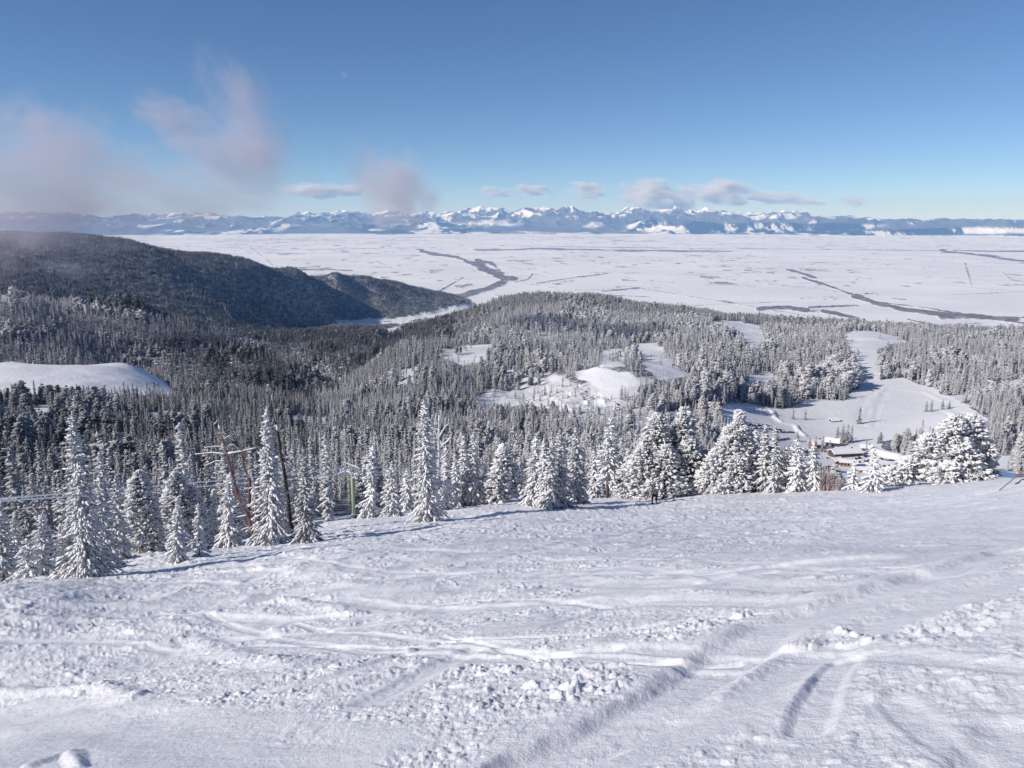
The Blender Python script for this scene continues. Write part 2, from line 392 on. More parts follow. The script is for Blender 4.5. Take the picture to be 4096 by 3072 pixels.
    # clod fields
    zone = sstep(0.30, 0.58, 0.5 + 0.5 * fbm(x / 3.0 + y / 6, y / 2.2 - x / 8, 4, 31) + 0.10 * left + 0.06)
    zone = zone * (1 - 0.75 * sstep(0.25, 0.6, A) * sstep(6, 16, RR))
    zone = np.maximum(zone * (1 - smooth), rough)
    # the smooth scoop at the lower left corner
    U_, V_ = pix(x, y, z)
    sc = poly_mask(U_, V_, [(-200, 722), (90, 722), (200, 734), (330, 752), (480, 790), (-200, 900)])
    zone = np.where(sc, zone * 0.12, zone)
    rug = .45 + 1.3 * vn(x / .9, y / .7, 141) ** 2; zone = zone * np.clip(rug, 0, 1.15)
    for s_ in (.045, .09, .18, .36, .72):
        win = np.exp(-(np.log(RR / (s_ * 115)) / .75) ** 2)
        z += win * s_ * .20 * (.10 + .9 * zone) * (ridged(x / s_, y / s_ * 1.25, 3, int(s_ * 1000)) - .4) * 1.25
    z += zone * chunks(x, y, 0.075, 101, 0.62, .62) * (1 - sstep(9, 16, RR))
    z += zone * chunks(x, y, 0.15, 201, 0.13, .42) * (1 - sstep(18, 32, RR))
    z += zone * chunks(x, y, 0.30, 301, 0.10 , .26) * sstep(5, 9, RR) * (1 - sstep(50, 80, RR))
    z += zone * chunks(x, y, 0.8, 401, 0.3, .22) * sstep(22, 40, RR)
    z += 0.012 * fbm(x / .12, y / .12, 3, 91) * (1 - sstep(10, 20, RR)) * (0.25 + zone)
    z += 0.028 * fbm(x / .45, y / .45, 3, 95) * (0.25 + zone) + 0.05 * fbm(x / 2.6 + y / 5, y / 1.7, 3, 97)
    V = np.stack([x, y, z], -1).reshape(-1, 3)
    # turned-down rim so the slope meets the land behind it
    me = mesh_from('snow_slope', V, grid_faces(nr, nc)[:, ::-1], [m_snow])
    o = link('snow_slope', me); tag(o, 'skied-out white snow slope falling away in the foreground', 'ski slope', kind='structure')
build_slope()

# ------------------------------------------------------------------ clearings (picture outlines, cast onto the land)
S = 1024 / 2212
def sc(l_): return [(a * S, b_ * S) for a, b_ in l_]
CLEAR = [ # (outline, r0, r1, tree density kept)
 ([(-60,362),(0,361),(60,360),(110,362),(145,366),(164,378),(176,394),(160,398),(100,393),(50,394),(0,399),(-60,400)], 930, 1480, 0),
 ([(0,406),(52,405),(52,413),(0,412)], 650, 1000, .08),
 ([(145,412),(190,411),(190,419),(145,419)], 600, 1000, .08),
 ([(290,416),(331,417),(331,424),(290,423)], 500, 1000, .08),
 (sc([(1020,862),(1080,830),(1160,803),(1200,808),(1290,850),(1350,885),(1330,925),(1280,918),(1230,892),(1180,880),(1120,872),(1050,890)]), 430, 1200, .24),
 (sc([(1230,805),(1290,793),(1355,805),(1390,830),(1340,843),(1290,838)]), 800, 1400, 0),
 (sc([(1365,745),(1420,738),(1455,785),(1495,812),(1430,822),(1390,785)]), 800, 1800, 0.03),
 (sc([(1300,755),(1345,755),(1350,790),(1300,795)]), 800, 1800, 0.1),
 (sc([(1530,692),(1600,694),(1645,706),(1665,745),(1620,755),(1600,725),(1560,708)]), 1200, 3000, 0),
 (sc([(1822,716),(1890,713),(1965,738),(1900,752),(1892,803),(1856,797),(1840,760)]), 1200, 2600, 0.01),
 (sc([(1846,785),(1896,790),(1905,832),(1864,835)]), 1000, 2200, .02),
 ([(830,414),(862,383),(905,377),(955,398),(993,423),(940,431),(900,438),(884,443),(880,455),(842,450),(800,438),(788,424),(765,424),(757,407),(800,408),(820,416)], 700, 1700, 0),
 ([(722,403),(790,408),(800,438),(860,440),(930,468),(885,486),(835,492),(812,470),(760,440),(722,425)], 500, 1300, 0.0),
 (sc([(1600,832),(1650,800),(1692,812),(1640,838)]), 800, 1600, 0),
 (sc([(985,750),(1070,742),(1045,782),(990,787),(935,765)]), 900, 2200, .1),
 (sc([(870,800),(905,790),(900,830),(850,835)]), 900, 2200, .2),
 (sc([(2120,838),(2212,815),(2260,830),(2150,855)]), 900, 2200, .05),
 (sc([(1700,880),(1760,860),(1850,875),(1860,940),(1700,930)]), 800, 1200, 0.0),
 ([(945,458),(1010,456),(1010,470),(935,470)], 400, 1200, .05),
 (sc([(1940,850),(1990,840),(2000,850)]), 800, 2000, 0),
 (sc([(0,633),(20,640),(10,650),(0,650)]), 1500, 2300, 0),
 (sc([(1370,870),(1400,880),(1440,930),(1370,940)]), 500, 900, 0.3),
 ([(335,321),(400,317.5),(440,309.5),(470,302),(512,297),(500,303),(450,315),(400,322),(360,325),(335,324)], 2800, 7000, 0),
 ([(378,329),(403,325),(404,330),(385,333)], 1800, 5000, 0),
]
RINK = [(722,407),(780,407),(786,421),(722,424)]
def density(x, y, z, hh=None):
    if hh is not None: return np.minimum(np.minimum(density(x, y, z), density(x, y, z + hh * .45)), density(x, y, z + hh * .8))
    r = np.hypot(x, y); u, v = pix(x, y, z)
    d = np.ones_like(x)
    wu = u + 5.0 * fbm(x / 30, y / 30, 3, 71); wv = v + 2.4 * fbm(x / 30, y / 30, 3, 72)
    for poly, r0, r1, k in CLEAR:
        m = poly_mask(wu, wv, poly) & (r > r0) & (r < r1); d = np.where(m, k, d)
    gaps = fbm(x / 60, y / 60, 3, 55)
    sp_ = (u > 440) & (r < 1700) & (r > 300)
    d = np.where(sp_ & (gaps > 0.33), d * 0.25, d)
    d = np.where((u > 460) & (u < 620) & (r > 430) & (r < 1000) & (gaps > 0.12), d * 0.3, d)
    return d
def frost_and_shade(x, y, z):  # frost amount, with light and shade of the left hills painted in
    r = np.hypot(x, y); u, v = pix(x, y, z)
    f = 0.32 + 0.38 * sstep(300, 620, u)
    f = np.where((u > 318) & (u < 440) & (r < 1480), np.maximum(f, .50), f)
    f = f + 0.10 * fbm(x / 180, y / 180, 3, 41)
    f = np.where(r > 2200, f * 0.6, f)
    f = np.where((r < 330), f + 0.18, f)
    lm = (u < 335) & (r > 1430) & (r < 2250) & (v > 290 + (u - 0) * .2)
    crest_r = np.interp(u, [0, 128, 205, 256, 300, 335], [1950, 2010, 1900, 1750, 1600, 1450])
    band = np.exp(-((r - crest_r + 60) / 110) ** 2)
    f = np.where((u < 455) & (r > 1500), .10 + .08 * sstep(2600, 4000, r), f)  # shade of the slopes behind painted into the tone
    f = np.where(lm & (r < crest_r + 90), .20 + .14 * (u < 170) + .32 * band, f)  # crest paler from frost and painted-in sunlight, ridge body darker
    f = np.where(poly_mask(u, v, [(150,345),(205,336),(262,352),(315,370),(345,388),(318,400),(303,408),(285,403),(262,396),(215,378)]) & (r > 1080) & (r < 1900), .02 + .30 * band, f)  # shaded right flank and ravine painted dark
    f = np.where(poly_mask(u, v, [(170,328),(215,330),(262,344),(318,366),(335,384),(372,360),(400,338),(330,330),(240,322)]) & (r > crest_r + 90), .06, f)  # shaded canyon behind the crest painted dark
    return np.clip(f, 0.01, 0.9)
# ------------------------------------------------------------------ ground: mountain land
def build_land():
    nc, nr = 1350, 820
    az = np.linspace(-0.80, 0.80, nc); rr = np.exp(np.linspace(math.log(135), math.log(8500), nr))
    A, RR = np.meshgrid(az, rr); x = RR * np.sin(A); y = RR * np.cos(A); z = z_np(x, y)
    woods = density(x, y, z)
    u, v = pix(x, y, z)
    # ploughed bank round the car park
    bankl = [(722,406.5),(750,407.6),(768,409.5),(773,412),(775,418),(782,422.5),(796,426),(798,430.6),(805,436)]
    q = [tuple(ground_pixel(a, b_, 500, 2000)[:2]) for a, b_ in bankl]
    d = seg_dist(x, y, q); z += 2.0 * (1 - sstep(1.0, 4.5, d))
    q = [tuple(ground_pixel(a, b_, 500, 2000)[:2]) for a, b_ in [(868,448),(900,457),(925,466),(945,474)]]
    d = seg_dist(x, y, q); z += 2.5 * (1 - sstep(1.5, 7, d))
    # ski runs: shallow groomed marks over the meadow
    for ln in ([(862,424),(865,410),(872,398),(885,388)], [(868,426),(873,405),(880,394)], [(890,388),(925,392),(950,402)], [(905,412),(940,408),(985,424)]):
        q = [tuple(ground_pixel(a, b_, 500, 2500)[:2]) for a, b_ in ln]
        d = seg_dist(x, y, q); z += 0.40 * (1 - sstep(1, 5, d)) - 0.25 * (1 - sstep(1, 5, np.abs(d - 7)))
    rock = poly_mask(u, v, sc([(1180,830),(1250,840),(1345,880),(1320,905),(1240,895),(1190,860)])) & (RR > 600) & (RR < 1200)
    z += rock * 3.5 * ridged(x / 16, y / 16, 4, 12)
    cl = poly_mask(u, v, CLEAR[4][0]) & (RR > 600) & (RR < 1200)
    z += cl * 3.0 * fbm(x / 22, y / 22, 3, 14)
    z = np.where(RR < 175, z - 0.9, z)
    # tree-top roughness under the far woods so they read as canopy
    z += woods * sstep(2000, 3000, RR) * 7 * vn(x / 9, y / 9, 66)
    V = np.stack([x, y, z], -1).reshape(-1, 3)
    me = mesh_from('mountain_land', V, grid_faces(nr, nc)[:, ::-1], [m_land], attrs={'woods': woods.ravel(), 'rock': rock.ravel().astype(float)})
    o = link('mountain_land', me); tag(o, 'snowy wooded mountain ridges and bowls below the slope', 'mountain terrain', kind='structure')
build_land()
# ------------------------------------------------------------------ ground: valley floor
def build_valley():
    nc, nr = 1700, 640
    az = np.linspace(-0.80, 0.80, nc)
    tt = np.linspace(700 / 3600., 700 / 60000., nr)
    rr = 700 / tt
    A, RR = np.meshgrid(az, rr); x = RR * np.sin(A); y = RR * np.cos(A); z = np.full_like(x, VALLEY)
    u, v = pix(x, y, z); w = np.zeros_like(x)
    nz = fbm(x / 500, y / 500, 4, 5)
    def strip(pl, wd, val=1.0, vs=2.2, ns=.7):
        nonlocal w
        q = [(a * S, b_ * S * vs) for a, b_ in pl]
        d = seg_dist(u, v * vs, q)
        ww = .82 * wd * (1 + ns * nz * 2.0)
        w = np.maximum(w, val * (1 - sstep(.75, 1.15, d / np.maximum(ww, .2))))
    strip([(905,540),(930,548),(985,556),(1030,572)], 3.4)
    strip([(1030,572),(1060,585),(1085,598),(1105,603)], 8.5, ns=.35)
    strip([(1105,600),(1060,622),(1000,640),(940,655)], 6, ns=.4)
    strip([(1030,562),(1060,568),(1080,585)], 3)
    strip([(1150,592),(1140,604),(1110,610)], 1.2)
    strip([(1160,612),(1240,600),(1320,590)], .8)
    strip([(1300,630),(1380,622)], 1.6)
    strip([(1700,582),(1740,592),(1760,600)], 2.2)
    strip([(1735,600),(1790,618),(1850,640)], 2.0)
    strip([(1850,640),(1890,655),(1960,668),(2050,680)], 6)
    strip([(2040,684),(2100,682),(2190,690)], 7)
    strip([(1870,650),(2000,665),(2150,690),(2230,700)], 2.2)
    strip([(1640,668),(1700,664),(1740,670)], 3.5)
    strip([(1750,664),(1850,660)], 2.5); strip([(1780,672),(1850,688)], 3)
    strip([(1960,690),(2060,712)], 1.4); strip([(2130,683),(2230,686)], 2)
    strip([(2035,542),(2090,548),(2150,556),(2230,568)], 3.4)
    strip([(2060,541),(2230,543)], 1.6)
    strip([(1030,540),(1180,538),(1350,541),(1580,543)], 2.2, .9)
    strip([(1080,530),(1300,534),(1700,538),(2040,541)], .8, .8)
    strip([(2085,572),(2098,616)], 1.1, .8, 1.0); strip([(2165,588),(2185,605),(2230,612)], 1.0, .8)
    strip([(1250,634),(1330,640),(1400,642)], 1.3, .8); strip([(1500,590),(1900,560)], .4, .6)
    strip([(570,546),(660,549)], 1.1, .8); strip([(640,583),(700,582),(760,585)], 2.0, .9); strip([(300,520),(700,516),(1000,512)], .8, .6)
    strip([(400,532),(640,540),(900,536)], .8, .6)
    strip([(1000,600),(930,640),(960,650)], 1.3)
    # scattered groves, farmsteads and hedgerows
    g = fbm(x / 260, y / 420, 5, 15, .65); big = fbm(x / 3500, y / 5000, 3, 25)
    w = np.maximum(w, 0.80 * sstep(0.31, 0.45, g + big * .30))
    far = sstep(13000, 24000, RR)
    w = np.maximum(w, far * 0.60 * sstep(0.14, 0.40, fbm(x / 1200, y / 700, 5, 33, .65) + big * .25) * (1 - .7 * sstep(30000, 36000, RR)))
    ca, sa = math.cos(.35), math.sin(.35); xr = x * ca + y * sa; yr = y * ca - x * sa
    hr = np.maximum((np.abs((xr / 1600) % 1 - .5) < .010), (np.abs((yr / 1600) % 1 - .5) < .012)) & (vn(x / 900, y / 900, 88) > .50)
    w = np.maximum(w, hr * 0.7)
    z = z + 9 * np.clip(w, 0, 1) * vn(x / 25, y / 25, 3) + 10 * fbm(x / 3000, y / 3000, 3, 2)
    V = np.stack([x, y, z], -1).reshape(-1, 3)
    me = mesh_from('valley_floor', V, grid_faces(nr, nc)[:, ::-1], [m_valley], attrs={'woods': w.ravel()})
    o = link('valley_floor', me); tag(o, 'flat snow-covered farming valley with winding dark wooded creeks', 'valley', kind='structure')
build_valley()
# ------------------------------------------------------------------ far mountain range
def build_range():
    nc, nr = 2200, 300
    az = np.linspace(-0.80, 0.80, nc); rr = np.linspace(31500, 56000, nr)
    A, RR = np.meshgrid(az, rr); x = RR * np.sin(A); y = RR * np.cos(A)
    us = W / 2 + F * np.tan(A)
    crest_v = np.interp(us, [-300,0,100,200,290,330,352,375,430,470,520,545,575,610,650,700,760,850,950,1024,1300],
                            [212,212,211.5,211.5,212,210,207,210,207,205.5,204,205.5,203.5,206,206,206,209,212,215,218,222])
    _, t = ray(np.full_like(crest_v, 512.0), crest_v); t = np.tan(np.arctan(t)) * 1.0
    zc = -t * 44000.0
    prof = sstep(33500, 43500, RR) * (1 - 0.5 * sstep(47000, 56000, RR))
    rn = ridged(x / 4300, y / 6000, 7, 7); r2 = ridged(x / 1300, y / 1900, 6, 19)
    hgt = (zc - VALLEY) * (prof * (0.40 + 0.42 * rn + 0.34 * r2))
    hgt = hgt * (1.06 - 0.06 * prof)
    fh = sstep(32600, 35500, RR) * (1 - sstep(37500, 41000, RR)) * (130 + 340 * sstep(0.03, .25, A)) * np.clip(ridged(x / 4200, y / 3300, 4, 77) * 1.5 - .2, 0, 1.2)
    hgt = np.maximum(hgt, 0) + fh
    z = VALLEY - 25 + hgt
    rel = hgt / (zc - VALLEY)
    dzdx = np.gradient(z, axis=1)
    peak = 0.75 * sstep(0.0, .12, np.exp(-((us - 560) / 230.) ** 2)) 
    nn = fbm(x / 750, y / 1500, 6, 50, .72); nb = fbm(x / 4000, y / 4000, 3, 51)
    slope_open = (dzdx < 0) * 0.0
    snow = (rel - (1.16 - 0.40 * peak)) * 2.3 + nn * 2.5 + nb * 0.7 + (r2 - .45) * 1.2 * peak
    hills = sstep(20, 120, fh) * (1 - sstep(.35, .5, rel))
    snow = np.maximum(snow, hills * (0.12 + nn * 2.0 + nb))
    snow = np.where(hgt < 60, 0.5 + nn, snow)
    woods = 1 - sstep(-0.1, 0.35, snow)
    V = np.stack([x, y, z], -1).reshape(-1, 3)
    me = mesh_from('mountain_range', V, grid_faces(nr, nc)[:, ::-1], [m_range], attrs={'woods': woods.ravel()})
    o = link('mountain_range', me); tag(o, 'long blue mountain range with snowy peaks beyond the valley', 'mountain range', kind='structure')
build_range()
# ------------------------------------------------------------------ trees
import bmesh
def ico(sub):
    bm = bmesh.new(); bmesh.ops.create_icosphere(bm, subdivisions=sub, radius=1.0)
    V = np.array([v.co[:] for v in bm.verts]); Fc = np.array([[v.index for v in f.verts] for f in bm.faces]); bm.free(); return V, Fc
ICO = {1: ico(1), 2: ico(2)}
def tuft_variants(sub, k, seed):
    rng = np.random.default_rng(seed); V, Fc = ICO[sub]; out = []
    for i in range(k):
        w = V * (1 + rng.uniform(-.5, .5, (len(V), 1)))
        w[:, 1] *= 1 - 0.45 * np.clip(w[:, 0], 0, 1)
        w[:, 2] -= 0.30 * np.clip(w[:, 0], -1, 2) ** 2
        w += rng.uniform(-.16, .16, w.shape)
        out.append(w)
    return np.array(out), Fc
TV = {1: tuft_variants(1, 24, 1), 2: tuft_variants(2, 24, 2)}
def tufts_mesh(name, T, sub, mats, extra=None):
    """T rows: px py pz  dx dy dz  len wid thick"""
    T = np.asarray(T); n = len(T); tv, Fc = TV[sub]; rng = np.random.default_rng(n)
    tv = tv[rng.integers(0, len(tv), n)]
    d = T[:, 3:6] / (np.linalg.norm(T[:, 3:6], axis=1, keepdims=True) + 1e-9)
    up = np.array([0, 0, 1.0]) + rng.uniform(-.25, .25, (n, 3))
    s = np.cross(up, d); s /= np.linalg.norm(s, axis=1, keepdims=True) + 1e-9
    w = np.cross(d, s)
    V = T[:, None, 0:3] + tv[:, :, 0:1] * (d * T[:, 6:7])[:, None, :] + tv[:, :, 1:2] * (s * T[:, 7:8])[:, None, :] + tv[:, :, 2:3] * (w * T[:, 8:9])[:, None, :]
    nv = tv.shape[1]; Fa = (Fc[None] + (np.arange(n) * nv)[:, None, None]).reshape(-1, 3); V = V.reshape(-1, 3)
    mi = np.zeros(len(Fa), int)
    if extra:
        EV, EF = extra; mi = np.concatenate([mi, np.ones(len(EF), int)])
        tri = EF if EF.shape[1] == 3 else np.concatenate([EF[:, [0, 1, 2]], EF[:, [0, 2, 3]]])
        mi = np.concatenate([np.zeros(len(Fa), int), np.ones(len(tri), int)])
        Fa = np.concatenate([Fa, tri + len(V)]); V = np.concatenate([V, EV])
    return mesh_from(name, V, Fa, mats, smooth=True, mat_index=mi)
def tube(pts_, rads, ns=7, seed=0, rough=0.12, flat=False):
    """closed tapering tube through points -> V, quads"""
    rng = np.random.default_rng(seed); pts_ = np.asarray(pts_, float); n = len(pts_); V = []
    ref = np.array([0.31, 0.95, 0.05])
    for i in range(n):
        t = pts_[min(i + 1, n - 1)] - pts_[max(i - 1, 0)]; t /= np.linalg.norm(t) + 1e-9
        a = np.cross(t, ref if abs(t @ ref) < .9 else np.array([0, 0, 1.0])); a /= np.linalg.norm(a) + 1e-9; b_ = np.cross(t, a)
        th = np.arange(ns) / ns * 2 * np.pi
        rr_ = rads[i] * (1 + rng.uniform(-rough, rough, ns))
        V.append(pts_[i] + np.cos(th)[:, None] * a * rr_[:, None] + np.sin(th)[:, None] * b_ * rr_[:, None])
    V = np.concatenate(V + [pts_[:1], pts_[-1:]]); q = []
    for i in range(n - 1):
        for j in range(ns): q.append((i * ns + j, i * ns + (j + 1) % ns, (i + 1) * ns + (j + 1) % ns, (i + 1) * ns + j))
    c0, c1 = n * ns, n * ns + 1
    for j in range(ns):
        q.append((c0, (j + 1) % ns, j, j)); q.append((c1, (n - 1) * ns + j, (n - 1) * ns + (j + 1) % ns, (n - 1) * ns + (j + 1) % ns))
    return V, np.array(q)
def tube_tri(*a, **k):
    V, q = tube(*a, **k); t = [(x[0], x[1], x[2]) for x in q] + [(x[0], x[2], x[3]) for x in q if x[2] != x[3]]
    return V, np.array(t)
def merge(lst):
    V = []; Fq = []; o = 0
    for v, f in lst: V.append(v); Fq.append(np.asarray(f) + o); o += len(v)
    return np.concatenate(V), np.concatenate(Fq)
def fir_tufts(Hh, Rm, seed, lean=0.0, dens=1.0, tuft=0.42, bare=0.03, power=0.85, whorl=0.30, wob=0.18, top_spike=True):
    rng = np.random.default_rng(seed); T = []
    z = Hh * bare; ph = rng.uniform(0, 6.28); side = rng.uniform(.62, 1.22, 9)
    while z < Hh * 0.985:
        k = z / Hh; env = (1 - k) ** power
        low = sstep(-.03, .10, np.array(k - bare))
        Rr = Rm * float(env) * (0.72 + 0.28 * float(low)) * (1 + wob * math.sin(z * 5.1 / (Rm + .3) + seed)) + 0.05 * tuft
        nb = max(3, int((4.0 + 3.6 * Rr / Rm) * dens * (1 + Rm * .12)))
        for j in range(nb):
            ph += 2.399 + rng.uniform(-.3, .3); a = ph
            if rng.random() < .12: continue
            L = Rr * rng.uniform(.55, 1.2) * side[int((a % 6.283) / 6.284 * 9)]
            pitch = 0.35 - 1.05 * (1 - k) + rng.uniform(-.2, .2)
            nt = max(1, int(round(L / (tuft * 0.75))))
            zz = z + rng.uniform(-.5, .5) * whorl
            for q in range(nt):
                s_ = (q + rng.uniform(.45, .9)) / nt
                sz = tuft * (0.75 + .5 * rng.random()) * (0.65 + .35 * (1 - k)) * (1.05 - .25 * s_)
                off = rng.uniform(-.34, .34) * s_
                aa = a + off
                rr = L * s_
                dz = rr * math.tan(max(-1.1, pitch)) * (0.6 + .4 * s_)
                lx = lean * ((zz / Hh) ** 1.3)
                T.append((lx + math.cos(aa) * rr, math.sin(aa) * rr, zz + dz, math.cos(aa), math.sin(aa), pitch - .25 * s_, sz * 1.1, sz * rng.uniform(.34, .58), sz * rng.uniform(.24, .42)))
        z += whorl * (0.75 + .45 * (1 - k)) * rng.uniform(.8, 1.2)
    if top_spike:
        for q in range(5):
            s_ = q / 4; T.append((lean * (.94 + .06 * s_), 0, Hh * (.95 + .05 * s_), rng.uniform(-.15, .15), rng.uniform(-.15, .15), 1, tuft * .62 * (1.1 - .4 * s_), tuft * .24 * (1.1 - .5 * s_), tuft * .22))
    T = np.array(T); T[:, 2] = np.maximum(T[:, 2], 0.02); return T
def lobe_tufts(lobes, seed, tuft=0.5, dens=1.0):
    """lobes: (cx, cy, z0, z1, rad) clumpy upswept masses of a broad pine"""
    rng = np.random.default_rng(seed); T = []
    for (cx, cy, z0, z1, rad) in lobes:
        h_ = z1 - z0; area = 2 * math.pi * rad * h_ * .75
        ncl = max(6, int(area / (tuft * tuft * 3.0) * dens))
        for c in range(ncl):
            k = rng.random() ** 1.15; a = rng.uniform(0, 6.283)
            env = math.sin(math.pi * min(1, (0.28 + .72 * k))) ** .75 if k > .3 else 0.80 + .55 * k
            rr = rad * env * rng.uniform(.72, 1.08)
            px, py, pz = cx + math.cos(a) * rr, cy + math.sin(a) * rr, z0 + h_ * k
            up = -.35 + .9 * k + rng.uniform(-.35, .25)
            for q in range(rng.integers(3, 6)):
                sz = tuft * rng.uniform(.6, 1.25)
                o = rng.normal(0, tuft * .42, 3); o[2] *= .6
                aa = a + rng.uniform(-.7, .7)
                T.append((px + o[0], py + o[1], pz + o[2], math.cos(aa), math.sin(aa), up, sz * 1.25, sz * rng.uniform(.32, .58), sz * rng.uniform(.25, .45)))
        for c in range(int(ncl * .7)):        # inner fill
            a = rng.uniform(0, 6.283); rr = rad * .55 * math.sqrt(rng.random()); k = rng.random() * .9
            T.append((cx + math.cos(a) * rr, cy + math.sin(a) * rr, z0 + h_ * k, math.cos(a), math.sin(a), .2, tuft * 1.3, tuft * .8, tuft * .6))
    T = np.array(T); T[:, 2] = np.maximum(T[:, 2], .05); return T
def trunk_mesh(Hh, r0, lean, seed):
    zz = np.linspace(-0.6, Hh * .93, 9); p = [(lean * (max(z, 0) / Hh) ** 1.3, 0.02 * math.sin(z * 2 + seed), z) for z in zz]
    V, q = tube(p, [r0 * (1 - .9 * i / 8) for i in range(9)], 8, seed); return mesh_from('trunk', V, [[list(x) for x in q if x[2] != x[3]], [list(x[:3]) for x in q if x[2] == x[3]]], [m_bark])
def place(u, v, r=None):
    if r is None: return ground_pixel(u, v, 8, 170)
    return at_r(u, v, r)
near_xy = []
def near_tree(label, spec, kind='fir', frost_shade=.5, name='snowy_fir', seed=0, group='snow-laden trees along the edge of the slope', lobes=None, bare=.03, tuft=None, power=.85, trunk_r=None):
    ut, vt, ub, vb, wpx, r = spec
    p = place(ub, vb, r); rr = math.hypot(p.x, p.y)
    az, t = ray(ut, vt); d = rr / math.cos(float(az) - math.atan2(p.x, p.y)); Hh = -float(t) * rr - p.z
    lean = (rr * math.sin(float(az)) - p.x)
    dist = math.hypot(rr, p.z); mpp = dist / F * 1.02
    Rm = wpx * mpp / 2
    root = empty(name, p); tag(root, label, 'conifer', group)
    root['frost_shade'] = frost_shade
    sz = tuft or max(0.13, min(.46, 2.8 * mpp))
    if kind == 'fir':
        T = fir_tufts(Hh, Rm, seed, lean, 1.0, sz, bare, power, whorl=sz * .74)
    else:
        L = [((a - ub) * mpp, b_ * Rm, (vb - c) * mpp, (vb - d_) * mpp, e * mpp) for (a, b_, c, d_, e) in lobes]
        L = [(q[0], q[1], q[2], q[3] - sz * .5, max(.4, q[4] - sz * .35)) for q in L]; T = lobe_tufts(L, seed, sz * .66, 1.1)
    cr = link('crown', tufts_mesh('crown', T, 2, [m_fol]), root); cr['frost_shade'] = frost_shade
    tr = link('trunk', trunk_mesh(Hh, trunk_r or max(.09, Rm * .10), lean, seed), root)
    near_xy.append((p.x, p.y, Rm))
    return root
NT = [
 ('tall snow-plastered fir leaning left, tallest tree at the left of the slope edge', (73,412,87,576,56,None), .55, .8),
 ('narrower grey fir pressed against the right side of the tall plastered fir', (102,451,104,569,36,None), .42, .8),
 ('slim frosted fir third from the tall plastered fir, before the dark forest', (117,475,119,557,30,57), .45, .8),
 ('thin little fir with a leaning tip in front of the chairlift rider', (179,497,179,564,26,None), .60, .8),
 ('small ragged fir just right of the red-clad chairlift rider', (199,504,200,557,20,None), .60, .8),
 ('small grey fir standing left of the snow-heavy fir beside the dead red snag', (214,489,216,551,24,64), .50, .8),
 ('snow-heavy fir under the outstretched dead branches of the red snag', (231,473,229,548,36,62), .70, .8),
 ('low bushy fir at the lower left, left of the tall plastered fir', (46,511,41,574,42,52), .62, .8),
 ('small squat white fir at the far lower left of the slope edge', (29,538,27,578,34,48), .66, .8),
 ('blurred grey fir cut by the left edge of the picture', (4,500,4,586,48,58), .50, .8),
 ('grey fir behind the squat white fir at the lower left', (15,519,17,578,30,66), .50, .8),
 ('frosted fir between the low bushy fir and the tall plastered fir', (61,524,63,570,28,66), .52, .8),
 ('big pointed fir with shelf-like snow on its boughs, left of the thin dead pole', (267,407,272,543,46,None), .52, .82),
 ('dark little-frosted fir right of the thin dead pole', (303,463,307,541,38,None), .22, .8),
 ('bright white narrow fir just right of the green lift tower', (373,446,371,517,26,None), .78, .6),
 ('grey fir standing right of the bright white narrow fir', (392,462,393,515,28,None), .50, .7),
 ('small dim fir filling the gap left of the tallest central fir', (407,470,408,512,22,112), .45, .7),
 ('tallest central fir, a ragged white spire standing forward on the snow', (424,401,427,522,36,None), .72, .62),
 ('slender frosted fir just right of the rime-coated dead tree', (446,447,446,509,22,None), .68, .7),
 ('low white fir at the foot of the rime-coated dead tree', (434,471,436,511,22,104), .66, .7),
 ('thin frosted fir second right of the rime-coated dead tree', (455,455,456,507,20,None), .60, .7),
 ('dark-trunked narrow fir left of the broad-shouldered white fir', (464,436,464,506,20,None), .55, .7),
 ('broad-shouldered white fir right of the dark-trunked narrow fir', (473,435,475,505,34,None), .66, .7),
 ('leftmost bright fir of the tight clump of firs in the middle', (536,438,535,507,34,None), .74, .8),
 ('second fir of the tight middle clump, its tip just above its neighbours', (544,439,543,509,26,None), .55, .8),
 ('front fir of the tight middle clump, dark between its snowy shelves', (552,441,551,510,34,None), .42, .8),
 ('tall central fir of the tight middle clump', (560,431,560,509,40,None), .40, .8),
 ('rear right fir of the tight middle clump with outstretched boughs', (576,428,577,504,36,None), .42, .75),
 ('small round grey fir right of the tight middle clump', (594,452,594,494,28,None), .48, .7),
 ('upright fir with a bare tan lower trunk showing above the snow', (611,417,607,499,36,None), .66, .7),
 ('frosted fir tucked between the bare-trunked fir and the biggest broad pine', (628,449,629,495,30,126), .60, .7),
 ('dark fir with a spiky top right of the leaning-topped pine', (765,425,765,493,24,None), .36, .75),
 ('dark fir second right of the leaning-topped pine', (775,427,776,493,26,None), .34, .75),
 ('thin white spire rising behind the two dark firs', (755,430,755,492,20,126), .70, .7),
 ('short fir at the right foot of the two dark firs', (787,446,787,492,20,None), .44, .75),
 ('stocky white fir left of the bare reddish shrubs', (797,439,797,492,34,None), .66, .75),
 ('white fir with a drooping tip beside the bare reddish shrubs', (814,443,812,491,28,None), .66, .75),
 ('tiny narrow fir standing right of the bare reddish shrubs', (854,459,853,490,16,None), .66, .8),
 ('small pointed white fir below the parked cars', (873,450,873,491,32,None), .70, .8),
]
for i, (lb, sp_, fr, pw) in enumerate(NT):
    sp_ = sp_[:4] + (sp_[4] * .9,) + sp_[5:]
    near_tree(lb, sp_, 'fir', min(.85, fr + .08), 'snowy_fir', 11 + i, power=pw, bare=.22 if 'bare tan' in lb else .03)
